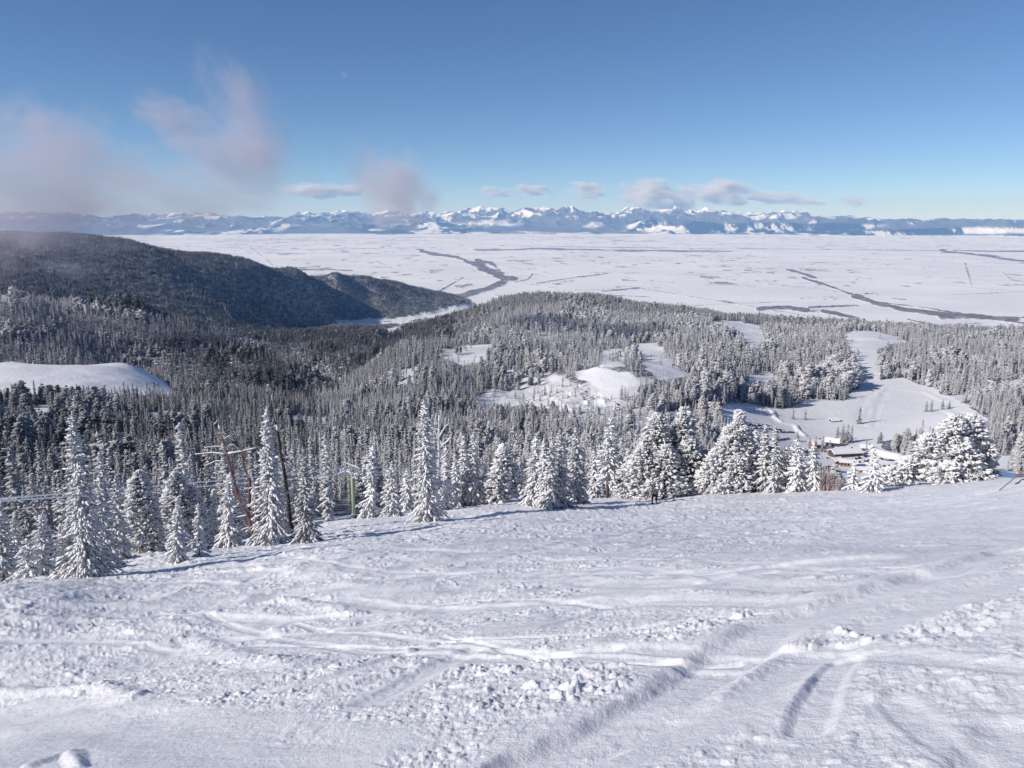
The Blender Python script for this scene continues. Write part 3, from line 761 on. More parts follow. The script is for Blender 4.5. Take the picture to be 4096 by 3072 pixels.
PN = [ # lobes: u, depth (in crown radii), v bottom, v top, radius px
 ('rounded grey pine between the slim frosted fir and the chairlift rider', (147,475,145,554,38,64), .45, [(146,0,550,478,15),(138,.3,552,500,9),(155,-.2,551,495,10)]),
 ('round-headed frosted pine behind the chairlift rider', (182,470,182,549,44,78), .42, [(182,0,548,472,17),(172,.3,545,490,11),(194,.2,546,488,12)]),
 ('loose white pine left of the tight middle clump of firs', (506,441,500,503,46,None), .72, [(503,0,480,443,9),(498,0,500,462,15),(512,.2,496,464,13),(487,.1,499,474,9)]),
 ('biggest broad pine with two snowy rounded tops above the skier', (683,407,668,497,104,None), .44,
   [(655,0,470,414,16),(682,.1,455,408,12),(642,-.2,492,440,17),(662,-.3,495,440,20),(685,-.1,494,435,20),(704,.1,492,452,18),(630,0,496,462,15),(722,.2,490,458,13),(648,-.5,497,470,15),(674,-.5,497,468,16),(697,-.4,496,466,14)]),
 ('big pine whose top leans right, right of the biggest broad pine', (736,410,737,494,60,None), .52,
   [(735,0,455,412,9),(728,0,480,426,15),(742,.1,478,430,13),(716,-.1,490,447,15),(733,-.3,492,450,18),(750,0,491,446,15),(708,0,491,466,12),(722,-.5,493,468,13)]),
 ('wide sprawling white pine below the ski run at the right', (945,426,955,488,92,88), .66,
   [(948,0,462,428,14),(966,.1,460,429,13),(930,0,470,444,14),(952,-.2,482,446,18),(975,.1,474,448,16),(915,0,486,464,13),(938,-.4,486,464,16),(962,-.4,487,466,15),(979,0,485,466,9),(900,0,488,474,10)]),
 ('low snow-buried pine scrub between the small pointed fir and the sprawling pine', (893,472,893,490,30,100), .75, [(886,0,490,476,9),(898,0,489,474,9)]),
]
for i, (lb, sp_, fr, lob) in enumerate(PN):
    near_tree(lb, sp_, 'pine', fr + .08, 'snowy_pine', 71 + i, lobes=lob)

m_blackwood = bark_mat('black_wood', (0.018, 0.015, 0.017), (0.06, 0.05, 0.05), .75)
# dead trees -------------------------------------------------------
def quadtri(V, q): return [np.array([x for x in q if x[2] != x[3]]), np.array([x[:3] for x in q if x[2] == x[3]])]
def px_tube(p0, mpp, pl, r0, r1, seed, ns=7):
    """polyline given in picture steps from the foot -> local tube"""
    pp = []; n = len(pl)
    for i, (du, dv, dd) in enumerate(pl): pp.append((du * mpp, dd * mpp, dv * mpp))
    fine = []
    for i in range(n - 1):
        for t in (0, .33, .66): fine.append(tuple(pp[i][k] * (1 - t) + pp[i + 1][k] * t for k in range(3)))
    fine.append(pp[-1]); m = len(fine); rng = np.random.default_rng(seed)
    fine = [np.array(f) + (rng.uniform(-.9, .9, 3) * mpp * min(1, (r0 / 1.5) ** .5) if 0 < i < m - 1 else 0) for i, f in enumerate(fine)]
    return tube(fine, [r0 + (r1 - r0) * i / (m - 1) for i in range(m)], ns, seed, .18)
def dead_tree(name, label, u, v, mat, trunk, limbs, r=None, mat2=None, catg='dead tree'):
    p = place(u, v, r); mpp = math.hypot(math.hypot(p.x, p.y), p.z) / F
    root = empty(name, p); tag(root, label, catg)
    for k, (pl, a, b_) in enumerate(trunk):
        V, q = px_tube(p, mpp, pl, a * mpp, b_ * mpp, k + 5, 9); link('trunk', mesh_from('trunk', V, quadtri(V, q), [mat]), root)
    for k, (pl, a, b_) in enumerate(limbs):
        V, q = px_tube(p, mpp, pl, a * mpp, b_ * mpp, k + 50, 6); link('branch', mesh_from('branch', V, quadtri(V, q), [mat2 or mat]), root)
    return root
dead_tree('dead_snag', 'dead red snag with forked tops and long bare arms reaching left', 256, 541, m_snagred,
  [([(0,-6,0),(-3,14,0),(-6,28,0),(-14,45,0),(-17,62,0),(-20,80,0),(-24,98,0),(-27,112,1)], 2.8, .7),
   ([(-5,30,1),(-2,58,1),(-7,74,1),(-8,90,1),(-14,108,1)], 1.6, .5)],
  [([(-22,84,0),(-34,86,0),(-50,85,-1)], 1.5, .5), ([(-20,85,0),(-8,87,1),(6,90,2)], 1.5, .9), ([(-22,90,0),(-30,92,0),(-41,91,-1)], 1.1, .4),
   ([(-23,78,0),(-32,78,0),(-42,74,-2)], .9, .4), ([(-25,97,0),(-30,104,0),(-31,112,0),(-27,117,0)], .8, .4), ([(-24,98,0),(-18,102,0),(-14,99,0)], .8, .3),
   ([(-10,98,1),(-14,108,1),(-14,114,1),(-17,121,1)], .9, .3), ([(-19,56,0),(-28,50,-1),(-38,44,-3)], 1.0, .3), ([(-17,46,0),(-30,43,-1),(-38,48,-1)], 1.0, .3),
   ([(-14,34,0),(-26,33,-1)], 1.3, .5), ([(-5,26,0),(-16,24,-2),(-26,26,-3)], 1.3, .5), ([(-3,14,0),(-12,12,-2),(-19,4,-4)], .9, .4), ([(-8,88,1),(-16,94,0),(-20,92,0)], .7, .3)], mat2=m_snaggrey)
dead_tree('dead_pole', 'thin black dead trunk like a pole between the big pointed fir and the dark fir', 293, 539, m_blackwood,
  [([(0,-5,0),(-2,30,0),(-4,60,0),(-7,90,0),(-9,112,0)], 2.1, 1.0), ([(-9,110,0),(-12,122,0),(-12,140,0)], .75, .3)],
  [([(-9,112,0),(-14,108,0),(-11,118,0)], .7, .3), ([(-6,82,0),(-3,76,-1),(-5,88,-1)], .8, .3), ([(-9,105,0),(-4,102,0)], .6, .3), ([(-3,48,0),(4,44,-1)], .7, .3)])
dead_tree('rime_coated_dead_tree', 'leafless dead tree thick with white rime right of the tallest central fir', 438, 510, m_rime,
  [([(0,-5,0),(0,30,0),(2,55,0),(2,75,0),(3,96,0)], 1.6, .7)],
  [([(2,70,0),(-2,82,0),(0,98,0)], .9, .35), ([(2,74,0),(8,84,0),(9,94,0)], .9, .35), ([(1,62,0),(10,70,0),(14,74,0),(14,80,0)], .9, .35), ([(1,58,0),(-9,66,0),(-14,68,0)], 1.0, .35),
   ([(1,50,0),(8,56,0),(12,62,0)], .9, .3), ([(1,66,0),(6,68,0),(11,66,0)], .8, .3), ([(2,84,0),(5,90,0),(4,101,0)], .7, .3), ([(0,42,0),(-8,46,0),(-13,44,0)], .8, .3),
   ([(-2,84,0),(-5,90,0),(-4,97,0)], .5, .25), ([(1,36,0),(9,40,0),(18,40,0)], .8, .3), ([(8,84,0),(12,88,0),(12,93,0)], .45, .25)])
def bare_shrub(label, u, v, w, h_, seed, r=None):
    p = place(u, v, r); mpp = math.hypot(math.hypot(p.x, p.y), p.z) / F; rng = np.random.default_rng(seed)
    root = empty('bare_shrub', p); tag(root, label, 'shrub', 'bare reddish shrubs at the slope edge'); L = []
    for k in range(46):
        x0 = rng.uniform(-.35, .35) * w; x1 = x0 + rng.uniform(-.3, .3) * w; hh = h_ * rng.uniform(.55, 1.05)
        pl = [(x0, -2, rng.uniform(-3, 3)), ((x0 + x1) / 2 + rng.uniform(-.8, .8), hh * .5, rng.uniform(-2, 2)), (x1, hh, rng.uniform(-3, 3))]
        L.append(px_tube(p, mpp, pl, .26 * mpp, .10 * mpp, seed * 100 + k, 4))
        x2 = x1 + rng.uniform(-2, 2); L.append(px_tube(p, mpp, [pl[1], (x2, hh * .85, rng.uniform(-3, 3))], .17 * mpp, .08 * mpp, seed * 333 + k, 4))
    V, q = merge(L); link('stems', mesh_from('stems', V, quadtri(V, q), [m_shrub]), root)
m_shrub = bark_mat('rimed_red_twigs', (0.22, 0.15, 0.145), (0.42, 0.34, 0.33), .62)
bare_shrub('leafless reddish-brown shrub right of the white fir with a drooping tip', 824, 491, 11, 24, 3)
bare_shrub('leafless pinkish shrub, middle of three, in front of the red house', 831, 491, 9, 20, 4)
bare_shrub('short leafless shrub on the right of the three reddish ones', 840, 491, 8, 13, 5)

# forest -----------------------------------------------------------
protos = bpy.data.collections.new('tree_shapes')
def proto(name, T, sub, mat, trunk=True):
    ex = None
    if trunk: ex = tube_tri([(0, 0, -.12), (0, 0, .5)], [.014, .008], 5)
    me = tufts_mesh(name, T, sub, [mat, m_bark], ex); o = bpy.data.objects.new(name, me); protos.objects.link(o); return me
def unit_fir(seed, ratio, whorl, dens, tuft, power=.7, bare=.04):
    return fir_tufts(1.0, ratio / 2, seed, 0, dens, tuft, bare, power, whorl, top_spike=True)
def unit_pine(seed, ratio, tuft, dens):
    rng = np.random.default_rng(seed); R_ = ratio / 2
    L = [(0, 0, .12, 1.0, R_ * .8)] + [(rng.uniform(-.5, .5) * R_, rng.uniform(-.5, .5) * R_, .08 + .1 * k, .6 + .1 * k + rng.uniform(-.1, .1), R_ * .6) for k in range(3)]
    return lobe_tufts(L, seed, tuft, dens)
mid_meshes = []
for k in range(5): mid_meshes.append(proto('p%02d' % k, unit_fir(200 + k, (.17 + .035 * k), .032, .75, .046, .62 + .05 * k), 1, m_far))
for k in range(3): mid_meshes.append(proto('p%02d' % (5 + k), unit_pine(300 + k, (.32 + .05 * k), .050, .8), 1, m_far))
for k in range(5): proto('p%02d' % (8 + k), unit_fir(400 + k, .20 + .03 * k, .070, .55, .078, .65), 1, m_far)
for k in range(2): proto('p%02d' % (13 + k), unit_pine(500 + k, .34, .10, .7), 1, m_far)
def clump(seed):          # a dozen far trees in a 26 m patch, unit = metres
    rng = np.random.default_rng(seed); T = []
    for k in range(9):
        h_ = rng.uniform(9, 17); x0, y0 = rng.uniform(-13, 13, 2)
        for q in range(9):
            s_ = q / 8; rr = (1 - s_) ** .8 * h_ * .13; a = q * 2.4
            T.append((x0 + math.cos(a) * rr * .6, y0 + math.sin(a) * rr * .6, h_ * (.12 + .86 * s_), math.cos(a), math.sin(a), 1.2, h_ * .10, rr * .8 + .35, rr * .8 + .35))
    return np.array(T)
for k in range(4): proto('p%02d' % (15 + k), clump(600 + k), 1, m_far, False)

rng = np.random.default_rng(7)
cand = []
for (ra, rb, sp0) in ((138, 700, 6.3), (700, 1500, 7.6), (1500, 2700, 10.0), (2700, 7200, 25.0)):
    ext = rb; gx = np.arange(-rb * .66, rb * .66, sp0); gy = np.arange(ra * .74, rb, sp0)
    X, Y = np.meshgrid(gx, gy); X = X + rng.uniform(-.48, .48, X.shape) * sp0; Y = Y + rng.uniform(-.48, .48, Y.shape) * sp0
    X = X.ravel(); Y = Y.ravel(); r = np.hypot(X, Y); az = np.abs(np.arctan2(X, Y)); m = (r >= ra) & (r < rb) & (az < R(37.5))
    X = X[m]; Y = Y[m]; Z = z_np(X, Y); dn = density(X, Y, Z, np.full(len(X), 13.0) if ra < 2700 else np.full(len(X), 9.0))
    k = (rng.random(len(X)) < dn * np.where((fbm(X / 22, Y / 22, 2, 207) > .22) & (np.arctan2(X, Y) > -.07), .6, .98)) & (Z > VALLEY + 4); cand.append(np.c_[X, Y, Z, np.full(len(X), ra)][k])
cand = np.concatenate(cand)
X, Y, Z, ZN = cand.T; r = np.hypot(X, Y); az = np.arctan2(X, Y)
# what stands behind a rise is dropped
na, nl = 300, 900; aa = np.linspace(R(-38), R(38), na); ll = np.linspace(math.log(20), math.log(7500), nl)
AA, LL = np.meshgrid(aa, ll, indexing='ij'); E = z_np(np.exp(LL) * np.sin(AA), np.exp(LL) * np.cos(AA)) / np.exp(LL)
HZ = np.maximum.accumulate(E, axis=1)
i = np.clip(((az - aa[0]) / (aa[-1] - aa[0]) * (na - 1)).round().astype(int), 0, na - 1)
j = np.clip(((np.log(r) - ll[0]) / (ll[-1] - ll[0]) * (nl - 1)).astype(int) - 2, 0, nl - 1)
hgt = np.where(ZN < 700, rng.normal(13.5, 3.6, len(X)), np.where(ZN < 1500, rng.normal(14, 3.6, len(X)), rng.normal(15, 3.6, len(X))))
hgt = np.clip(hgt, 4.5, 25) * (1 + .45 * fbm(X / 45, Y / 45, 3, 61))
u_, v_ = pix(X, Y, Z)
hgt = np.where((u_ > 700) & (r > 750) & (r < 1500), hgt * 1.28, hgt)
hgt = np.where((u_ > 455) & (u_ < 640) & (r > 600) & (r < 1100), hgt * .8, hgt)
vis = (Z + hgt * 1.1) / r > HZ[i, j] - 0.004
edge = (np.abs(u_ - W / 2) < W / 2 + 60)
near_ok = (r > 150) & ~((u_ > 640) & (r < 430)) & ~((u_ > 330) & (r < 215)) & ~((u_ > 930) & (r < 560))
X, Y, Z, ZN, r, hgt, u_, v_ = [q[vis & near_ok & edge] for q in (X, Y, Z, ZN, r, hgt, u_, v_)]
fr = frost_and_shade(X, Y, Z) + rng.normal(0, .10, len(X)); fr = np.clip(fr, .02, .95)
pn = fbm(X / 90, Y / 90, 3, 81) + rng.normal(0, .22, len(X)) > .38
kind = np.where(ZN < 700, np.where(pn, rng.integers(5, 8, len(X)), rng.integers(0, 5, len(X))),
       np.where(ZN < 2700, np.where(pn, rng.integers(13, 15, len(X)), rng.integers(8, 13, len(X))), rng.integers(15, 19, len(X))))
kind = np.where((r > 700) & (r < 1100) & (kind >= 8) & (kind < 15), np.where(pn, rng.integers(5, 8, len(X)), rng.integers(0, 5, len(X))), kind)
scl = np.where(ZN >= 2700, rng.uniform(.85, 1.25, len(X)), hgt)
wide = rng.uniform(.72, 1.3, len(X)) * np.where((ZN == 700), 1.12, 1.0) * np.where(ZN == 1500, 1.35, 1.0)
# the trees that show largest are things of their own
size = hgt / r * np.where((np.abs(u_ - W / 2) < W / 2 - 4), 1, 0) * np.where(ZN < 2700, 1, 0)
up_ok = (Z + hgt * .45) / r > HZ[np.clip(((np.arctan2(X, Y) - aa[0]) / (aa[-1] - aa[0]) * (na - 1)).round().astype(int), 0, na - 1), np.clip(((np.log(r) - ll[0]) / (ll[-1] - ll[0]) * (nl - 1)).astype(int) - 2, 0, nl - 1)] 
size = size * up_ok
order = np.argsort(-size)[:248]
big = np.zeros(len(X), bool); big[order] = True
LM = [(15, 'the squat white fir'), (60, 'the low bushy fir'), (88, 'the tall snow-plastered fir'), (118, 'the slim frosted fir'), (146, 'the rounded grey pine'), (183, 'the red-clad rider'),
 (205, 'the small ragged fir'), (232, 'the dead red snag'), (268, 'the big pointed fir'), (303, 'the dark fir'), (332, 'the teal rider'), (354, 'the green lift tower'), (373, 'the bright white narrow fir'), (393, 'the plain grey fir'), (425, 'the tallest central fir'),
 (446, 'the rime-coated dead tree'), (474, 'the broad-shouldered white fir'), (503, 'the loose white pine'), (525, 'the gap before the middle clump'), (556, 'the middle clump of firs'), (590, 'the small round fir'), (611, 'the bare-trunked fir'), (660, 'the biggest broad pine'), (700, 'the gap right of the biggest pine'), (735, 'the leaning-topped pine'), (770, 'the two dark firs'),
 (805, 'the stocky white fir'), (860, 'the lodge'), (905, 'the parked cars'), (950, 'the sprawling pine'), (1000, 'the blue sign')]
def where_label(u, v, k, f, h_, w_):
    nm_ = min(LM, key=lambda m_: abs(m_[0] - u))[1]
    sz_ = 'tall' if h_ > 14.5 else ('short' if h_ < 11 else '')
    col_ = 'pale' if f > .58 else ('dark' if f < .36 else 'grey')
    sh_ = 'round-headed' if k >= 5 else ('broad' if w_ > 1.08 else 'slim')
    dr_ = 'low' if v > 505 else ('high' if v < 470 else 'midway')
    return ('%s %s %s conifer %s in forest behind %s' % (sz_, col_, sh_, dr_, nm_)).strip().replace('  ', ' '), 'forest conifers behind ' + nm_
for q in order:
    me = mid_meshes[int(kind[q])] if kind[q] < 8 else mid_meshes[int(kind[q]) % 5]
    o = link('frosted_conifer', me, loc=(X[q], Y[q], Z[q])); o.rotation_euler = (0, 0, rng.uniform(0, 6.28))
    o.scale = (scl[q] * wide[q], scl[q] * wide[q], scl[q]); lb, gp = where_label(u_[q], v_[q], kind[q], fr[q], hgt[q], wide[q])
    tag(o, lb, 'conifer', gp); o['frost_shade'] = float(fr[q])
# specimen trees that stand alone on the ski meadow
SPEC = [ (859,424,407,9,'tall lone spruce on the left side of the snow meadow'), (880,443,432,9,'short lone spruce at the lower edge of the snow meadow'),
 (837,441,427,7,'leftmost tree of the tight group above the dark lodge roof'), (842,443,425,8,'second tree of the tight group above the dark lodge roof'), (847,443,424,8,'third tree of the tight group above the dark lodge roof'), (851,443,426,7,'rightmost tree of the tight group above the dark lodge roof'),
 (926,412,401,5,'left tree of the little row on the right of the snow meadow'), (931,412,400,5,'second tree of the little row on the right of the snow meadow'), (942,410,399,5,'third tree of the little row on the right of the snow meadow'), (949,409,401,5,'last tree of the little row on the right of the snow meadow'),
 (809,450,437,6,'left tree of the brownish group between the car parks'), (815,451,436,6,'second tree of the brownish group between the car parks'), (822,452,436,6,'third tree of the brownish group between the car parks'), (829,454,440,6,'right tree of the brownish group between the car parks'), (797,441,431,5,'small tree below the ploughed bank'),
 (866,452,440,4,'small leafless-looking tree beside the car park below the lodge'), (805,420,408,4,'slim tree on the snow left of the small cabin'), (793,419,407,4,'narrow tree where the ploughed bank meets the woods') ]
for k, (u, v, vt, w_, lb) in enumerate(SPEC):
    p = ground_pixel(u, v, 400, 2500); rr = math.hypot(p.x, p.y); Hh = -float(ray(u, vt)[1]) * rr - p.z
    o = link('frosted_conifer', mid_meshes[k % 5], loc=p); tag(o, lb, 'conifer'); w2 = w_ * rr / F / .27
    o.scale = (w2, w2, Hh); o.rotation_euler = (0, 0, k); o['frost_shade'] = .42
rest = ~big
# one object for the uncountable rest
me = mesh_from('forest', np.c_[X, Y, Z][rest], np.zeros((0, 3), int)) if False else bpy.data.meshes.new('forest')
V = np.c_[X, Y, Z][rest].astype(np.float32); me.vertices.add(len(V)); me.vertices.foreach_set('co', V.ravel())
def pattr(nm, ty, a):
    at_ = me.attributes.new(nm, ty, 'POINT')
    at_.data.foreach_set('vector' if ty == 'FLOAT_VECTOR' else 'value', a.ravel())
nR = int(rest.sum())
pattr('kind_index', 'INT', kind[rest].astype(np.int32)); pattr('frost_shade', 'FLOAT', fr[rest].astype(np.float32))
s3 = np.c_[scl * wide, scl * wide, scl][rest].astype(np.float32); pattr('size', 'FLOAT_VECTOR', s3)
pattr('turn', 'FLOAT_VECTOR', np.c_[rng.normal(0, .025, nR), rng.normal(0, .025, nR), rng.uniform(0, 6.28, nR)].astype(np.float32))
fo = link('forest', me); tag(fo, 'thousands of frosted conifers covering the ridges and bowls beyond the slope', 'forest', kind='stuff')
ng = bpy.data.node_groups.new('forest_nodes', 'GeometryNodeTree')
ng.interface.new_socket('Geometry', in_out='INPUT', socket_type='NodeSocketGeometry'); ng.interface.new_socket('Geometry', in_out='OUTPUT', socket_type='NodeSocketGeometry')
gn = ng.nodes; gi = gn.new('NodeGroupInput'); go = gn.new('NodeGroupOutput'); ip = gn.new('GeometryNodeInstanceOnPoints'); ci = gn.new('GeometryNodeCollectionInfo')
ci.inputs['Collection'].default_value = protos; ci.inputs['Separate Children'].default_value = True; ci.inputs['Reset Children'].default_value = True
def na_(nm, ty):
    x = gn.new('GeometryNodeInputNamedAttribute'); x.data_type = ty; x.inputs['Name'].default_value = nm; return x.outputs['Attribute']
ng.links.new(gi.outputs[0], ip.inputs['Points']); ng.links.new(ci.outputs[0], ip.inputs['Instance'])
ip.inputs['Pick Instance'].default_value = True
ng.links.new(na_('kind_index', 'INT'), ip.inputs['Instance Index']); ng.links.new(na_('size', 'FLOAT_VECTOR'), ip.inputs['Scale'])
ng.links.new(na_('turn', 'FLOAT_VECTOR'), ip.inputs['Rotation']); ng.links.new(ip.outputs[0], go.inputs[0])
md = fo.modifiers.new('trees', 'NODES'); md.node_group = ng
print('FOREST', nR, 'largest px', (size * F)[order[0]], (size * F)[order[-1]], r[order[-1]])

# ------------------------------------------------------------------ built things
def obj_mb(name, parts, mat, parent=None, smooth=False, loc=(0, 0, 0)):
    V, Fa = merge(parts); return link(name, mesh_from(name, V, quadtri(V, Fa), [mat] if not isinstance(mat, list) else mat, smooth=smooth), parent, loc)
def box(x0, y0, z0, x1, y1, z1, rz=0.0, c=(0, 0), taper=0.0, bev=0.0):
    V = []
    t = taper
    if bev: # chamfered box: 3 rings
        zs = ((z0, bev), (z0 + bev, 0), (z1 - bev, t), (z1, t + bev))
    else: zs = ((z0, 0), (z1, t))
    for z, q in zs: V += [(x0 + q, y0 + q, z), (x1 - q, y0 + q, z), (x1 - q, y1 - q, z), (x0 + q, y1 - q, z)]
    V = np.array(V, float); n = len(zs); Fa = []
    for i in range(n - 1):
        for j in range(4): Fa.append((i * 4 + j, i * 4 + (j + 1) % 4, (i + 1) * 4 + (j + 1) % 4, (i + 1) * 4 + j))
    Fa.append((3, 2, 1, 0)); k = (n - 1) * 4; Fa.append((k, k + 1, k + 2, k + 3))
    if rz:
        cs, sn = math.cos(rz), math.sin(rz); X_ = V[:, 0] - c[0]; Y_ = V[:, 1] - c[1]
        V[:, 0] = c[0] + X_ * cs - Y_ * sn; V[:, 1] = c[1] + X_ * sn + Y_ * cs
    return V, np.array(Fa)
def rod(a, b_, r, ns=6): return tube([a, b_], [r, r], ns, 0, 0)
def M(name, c, rough=.6, metal=0.0): return newmat(name, c, rough, metal)[0]
m_green = M('painted_green_steel', (0.33, 0.36, 0.24), .6)
m_conc = bark_mat('dark_concrete', (0.06, 0.07, 0.055), (0.11, 0.115, 0.10), .8)
m_steel = bark_mat('frosted_steel', (0.34, 0.36, 0.37), (0.52, 0.54, 0.55), .82)
m_cable = M('frosted_cable', (0.72, 0.73, 0.76), .6)
m_dark = M('dark_rubber', (0.03, 0.03, 0.035))
# lift tower: foot just over the brow, arms across the line
tp = at_r(354, 519, 150); TR = 150.0
mp = math.hypot(TR, tp.z) / F
tower = empty('lift_tower', tp); tag(tower, 'pale green lift tower with a snowy crossarm standing over the brow of the slope', 'lift tower')
hT = -float(ray(353, 474)[1]) * TR - tp.z
obj_mb('foundation', [tube([(0, 0, -2), (0, 0, hT * .115)], [.62, .55], 12, 0, 0)], m_conc, tower)
obj_mb('pole', [tube([(0, 0, hT * .10), (0, 0, hT * .55), (0, 0, hT)], [.36, .32, .29], 14, 0, 0)], m_green, tower, True)
obj_mb('ladder', [rod((-.62, -.1, hT * .2), (-.60, -.1, hT * .98), .03), rod((-.92, -.1, hT * .2), (-.90, -.1, hT * .98), .03)] +
       [rod((-.92, -.1, z), (-.60, -.1, z), .022, 4) for z in np.arange(hT * .22, hT * .97, .36)] + [rod((-.6, -.1, z), (-.2, 0, z), .03, 4) for z in (hT * .3, hT * .6, hT * .9)], m_green, tower)
dirx, diry = .86, -.5      # crossarm direction: right and towards the viewer
def arm_pt(s, z, o=0.0): return (dirx * s - diry * o * -1, diry * s + dirx * o, z)
obj_mb('crossarm', [tube([arm_pt(-1.75, hT + .42), arm_pt(1.75, hT + .12)], [.17, .17], 8, 0, 0), tube([(0, 0, hT - .1), (0, 0, hT + .3)], [.36, .3], 10, 0, 0)], m_steel, tower)
obj_mb('lifting_frame', [rod(arm_pt(-1.9, hT + 2.05), arm_pt(1.95, hT + 1.45), .07), rod(arm_pt(-1.5, hT + .45), arm_pt(-1.5, hT + 2.0), .07), rod(arm_pt(1.6, hT + .2), arm_pt(1.6, hT + 1.5), .07),
   rod(arm_pt(-1.9, hT + 2.05, .5), arm_pt(1.95, hT + 1.45, .5), .05), rod(arm_pt(1.95, hT + 1.45), arm_pt(1.95, hT + .1), .05), rod(arm_pt(-.2, hT + .3), arm_pt(-.2, hT + 1.75), .05)], m_steel, tower)
for s in (-1.75, 1.75):
    z0 = hT + (.62 if s < 0 else .32)
    w = obj_mb('sheave_assembly', [box(-1.5, -.06, -.08, 1.5, .06, .08)] + [tube([(x_, -.1, .2), (x_, .1, .2)], [.2, .2], 10, 0, 0) for x_ in (-1.2, -.4, .4, 1.2)], m_steel, tower)
    w.location = arm_pt(s, z0); w.rotation_euler = (0, 0, R(62))
    cw = obj_mb('catwalk', [box(-1.6, .18, -.45, 1.6, .62, -.40), rod((-1.6, .62, .45), (1.6, .62, .45), .03), rod((-1.6, .62, -.42), (-1.6, .62, .45), .03), rod((1.6, .62, -.42), (1.6, .62, .45), .03)], m_steel, tower)
    cw.location = arm_pt(s, z0); cw.rotation_euler = (0, 0, R(62))
# haul ropes: straight spans with a little sag
def span(a, b_, sag, n=30): return [tuple((Vector(a) * (1 - t) + Vector(b_) * t) - Vector((0, 0, 4 * sag * t * (1 - t)))) for t in np.linspace(0, 1, n)]
def rope(label, p0, p1, p2, p3):
    L1 = span(p0, p1, .25); L2 = span(p1, p2, .4); L3 = span(p2, p3, .3)
    P_ = L1 + L2[1:] + L3[1:]
    V, q = tube(P_, [.085] * len(P_), 6, 0, 0)
    return tag(link('haul_rope', mesh_from('haul_rope', V, quadtri(V, q), [m_cable])), label, 'cable', 'haul ropes of the chairlift')
tA = Vector(tp) + Vector(arm_pt(-1.75, hT + .95)); tB = Vector(tp) + Vector(arm_pt(1.75, hT + .6))
R0a, R0b = pos(-90, 505, 78), pos(-90, 507, 76.5)
ropeA = rope('upper of the two parallel chairlift ropes running down to the tower', R0a, tA, pos(530, 461.5, 262), pos(700, 452, 420))
ropeB = rope('lower of the two parallel chairlift ropes running down to the tower', R0b, tB, pos(530, 463.5, 258), pos(700, 454, 415))
# chairs and riders
def skin(name, chains, mat, parent=None, sub=2):
    """chains: list of [(x,y,z,r),...]; one connected skinned body, first vertex is the root"""
    V = []; E = []; Rr = []; key = {}
    def vid(p):
        k = tuple(round(c, 4) for c in p[:3])
        if k not in key: key[k] = len(V); V.append(p[:3]); Rr.append(p[3])
        return key[k]
    for ch in chains:
        ids = [vid(p) for p in ch]; E += list(zip(ids[:-1], ids[1:]))
    me = bpy.data.meshes.new(name); me.from_pydata(V, E, []); me.update()
    o = link(name, me, parent); me.materials.append(mat)
    md = o.modifiers.new('skin', 'SKIN'); md.use_smooth_shade = True
    for i, r_ in enumerate(Rr):
        q = r_ if isinstance(r_, tuple) else (r_, r_); me.skin_vertices[0].data[i].radius = q
    me.skin_vertices[0].data[0].use_root = True
    s = o.modifiers.new('smooth', 'SUBSURF'); s.levels = sub; s.render_levels = sub
    return o
m_skin = M('skin', (0.55, 0.36, 0.27)); m_bodyd = M('dark_base_layer', (0.03, 0.03, 0.035))
def sphere(c, r, sub=2, sc_=(1, 1, 1)):
    V, Fa = ICO[sub]; V = V * np.array(sc_) * r + np.array(c); return V, np.c_[Fa, Fa[:, 2]]
def hand(c, d, mat, parent, side):
    """glove: palm, four bent fingers of different length closed on a grip, thumb from the side"""
    cx, cy, cz = c; ch = []
    palm = [(cx, cy, cz, .032), (cx, cy, cz - .045, .036), (cx, cy, cz - .08, .034)]; ch.append(palm); P_ = [tube([p[:3] for p in palm], [p[3] for p in palm], 8, 0, 0)]
    for i, L in enumerate((.062, .074, .068, .052)):
        x_ = cx + (i - 1.5) * .019; P_.append(tube([(x_, cy, cz - .075), (x_, cy + d * .03, cz - .075 - L * .5), (x_, cy + d * .05, cz - .075 - L * .45), (x_, cy + d * .055, cz - .06)], [.010, .010, .009, .008], 6, 0, 0))
    P_.append(tube([(cx + side * .028, cy, cz - .03), (cx + side * .045, cy + d * .025, cz - .055), (cx + side * .03, cy + d * .05, cz - .075)], [.012, .011, .009], 6, 0, 0))
    return obj_mb('glove', P_, mat, parent, True)
# --- the skier below the brow, seen from behind
kp = place(654, 503.2); kr = math.hypot(kp.x, kp.y)
sk = skin('person', [[(0, 0, .95, (.13, .10)), (0, .01, 1.15, (.13, .10)), (0, .02, 1.38, (.17, .11)), (0, .02, 1.50, (.06, .06)), (0, .03, 1.58, (.055, .06)), (0, .03, 1.66, (.085, .10)), (0, .03, 1.77, (.06, .08))],
  [(0, .02, 1.38, (.17, .11)), (-.20, .02, 1.40, .062), (-.30, .03, 1.13, .05), (-.30, .16, .95, .036), (-.30, .19, .92, .032)],
  [(0, .02, 1.38, (.17, .11)), (.20, .02, 1.40, .062), (.33, .05, 1.17, .05), (.36, .20, 1.02, .036), (.36, .23, 1.0, .032)],
  [(0, 0, .95, (.13, .10)), (-.13, 0, .86, .095), (-.17, .08, .50, .065), (-.19, .0, .13, .05), (-.19, .10, .05, .045)],
  [(0, 0, .95, (.13, .10)), (.13, 0, .86, .095), (.19, .08, .50, .065), (.22, .0, .13, .05), (.22, .10, .05, .045)]], m_skin)
sk.location = kp + Vector((0, 0, .03)); sk.rotation_euler = (0, 0, R(-12))
tag(sk, 'skier in an olive-tan jacket and dark trousers seen from behind beneath the broad pine', 'person')
m_olive = bark_mat('olive_cloth', (0.36, 0.29, 0.12), (0.48, 0.40, 0.19), .35); m_trous = M('charcoal_cloth', (0.028, 0.03, 0.036), .8)
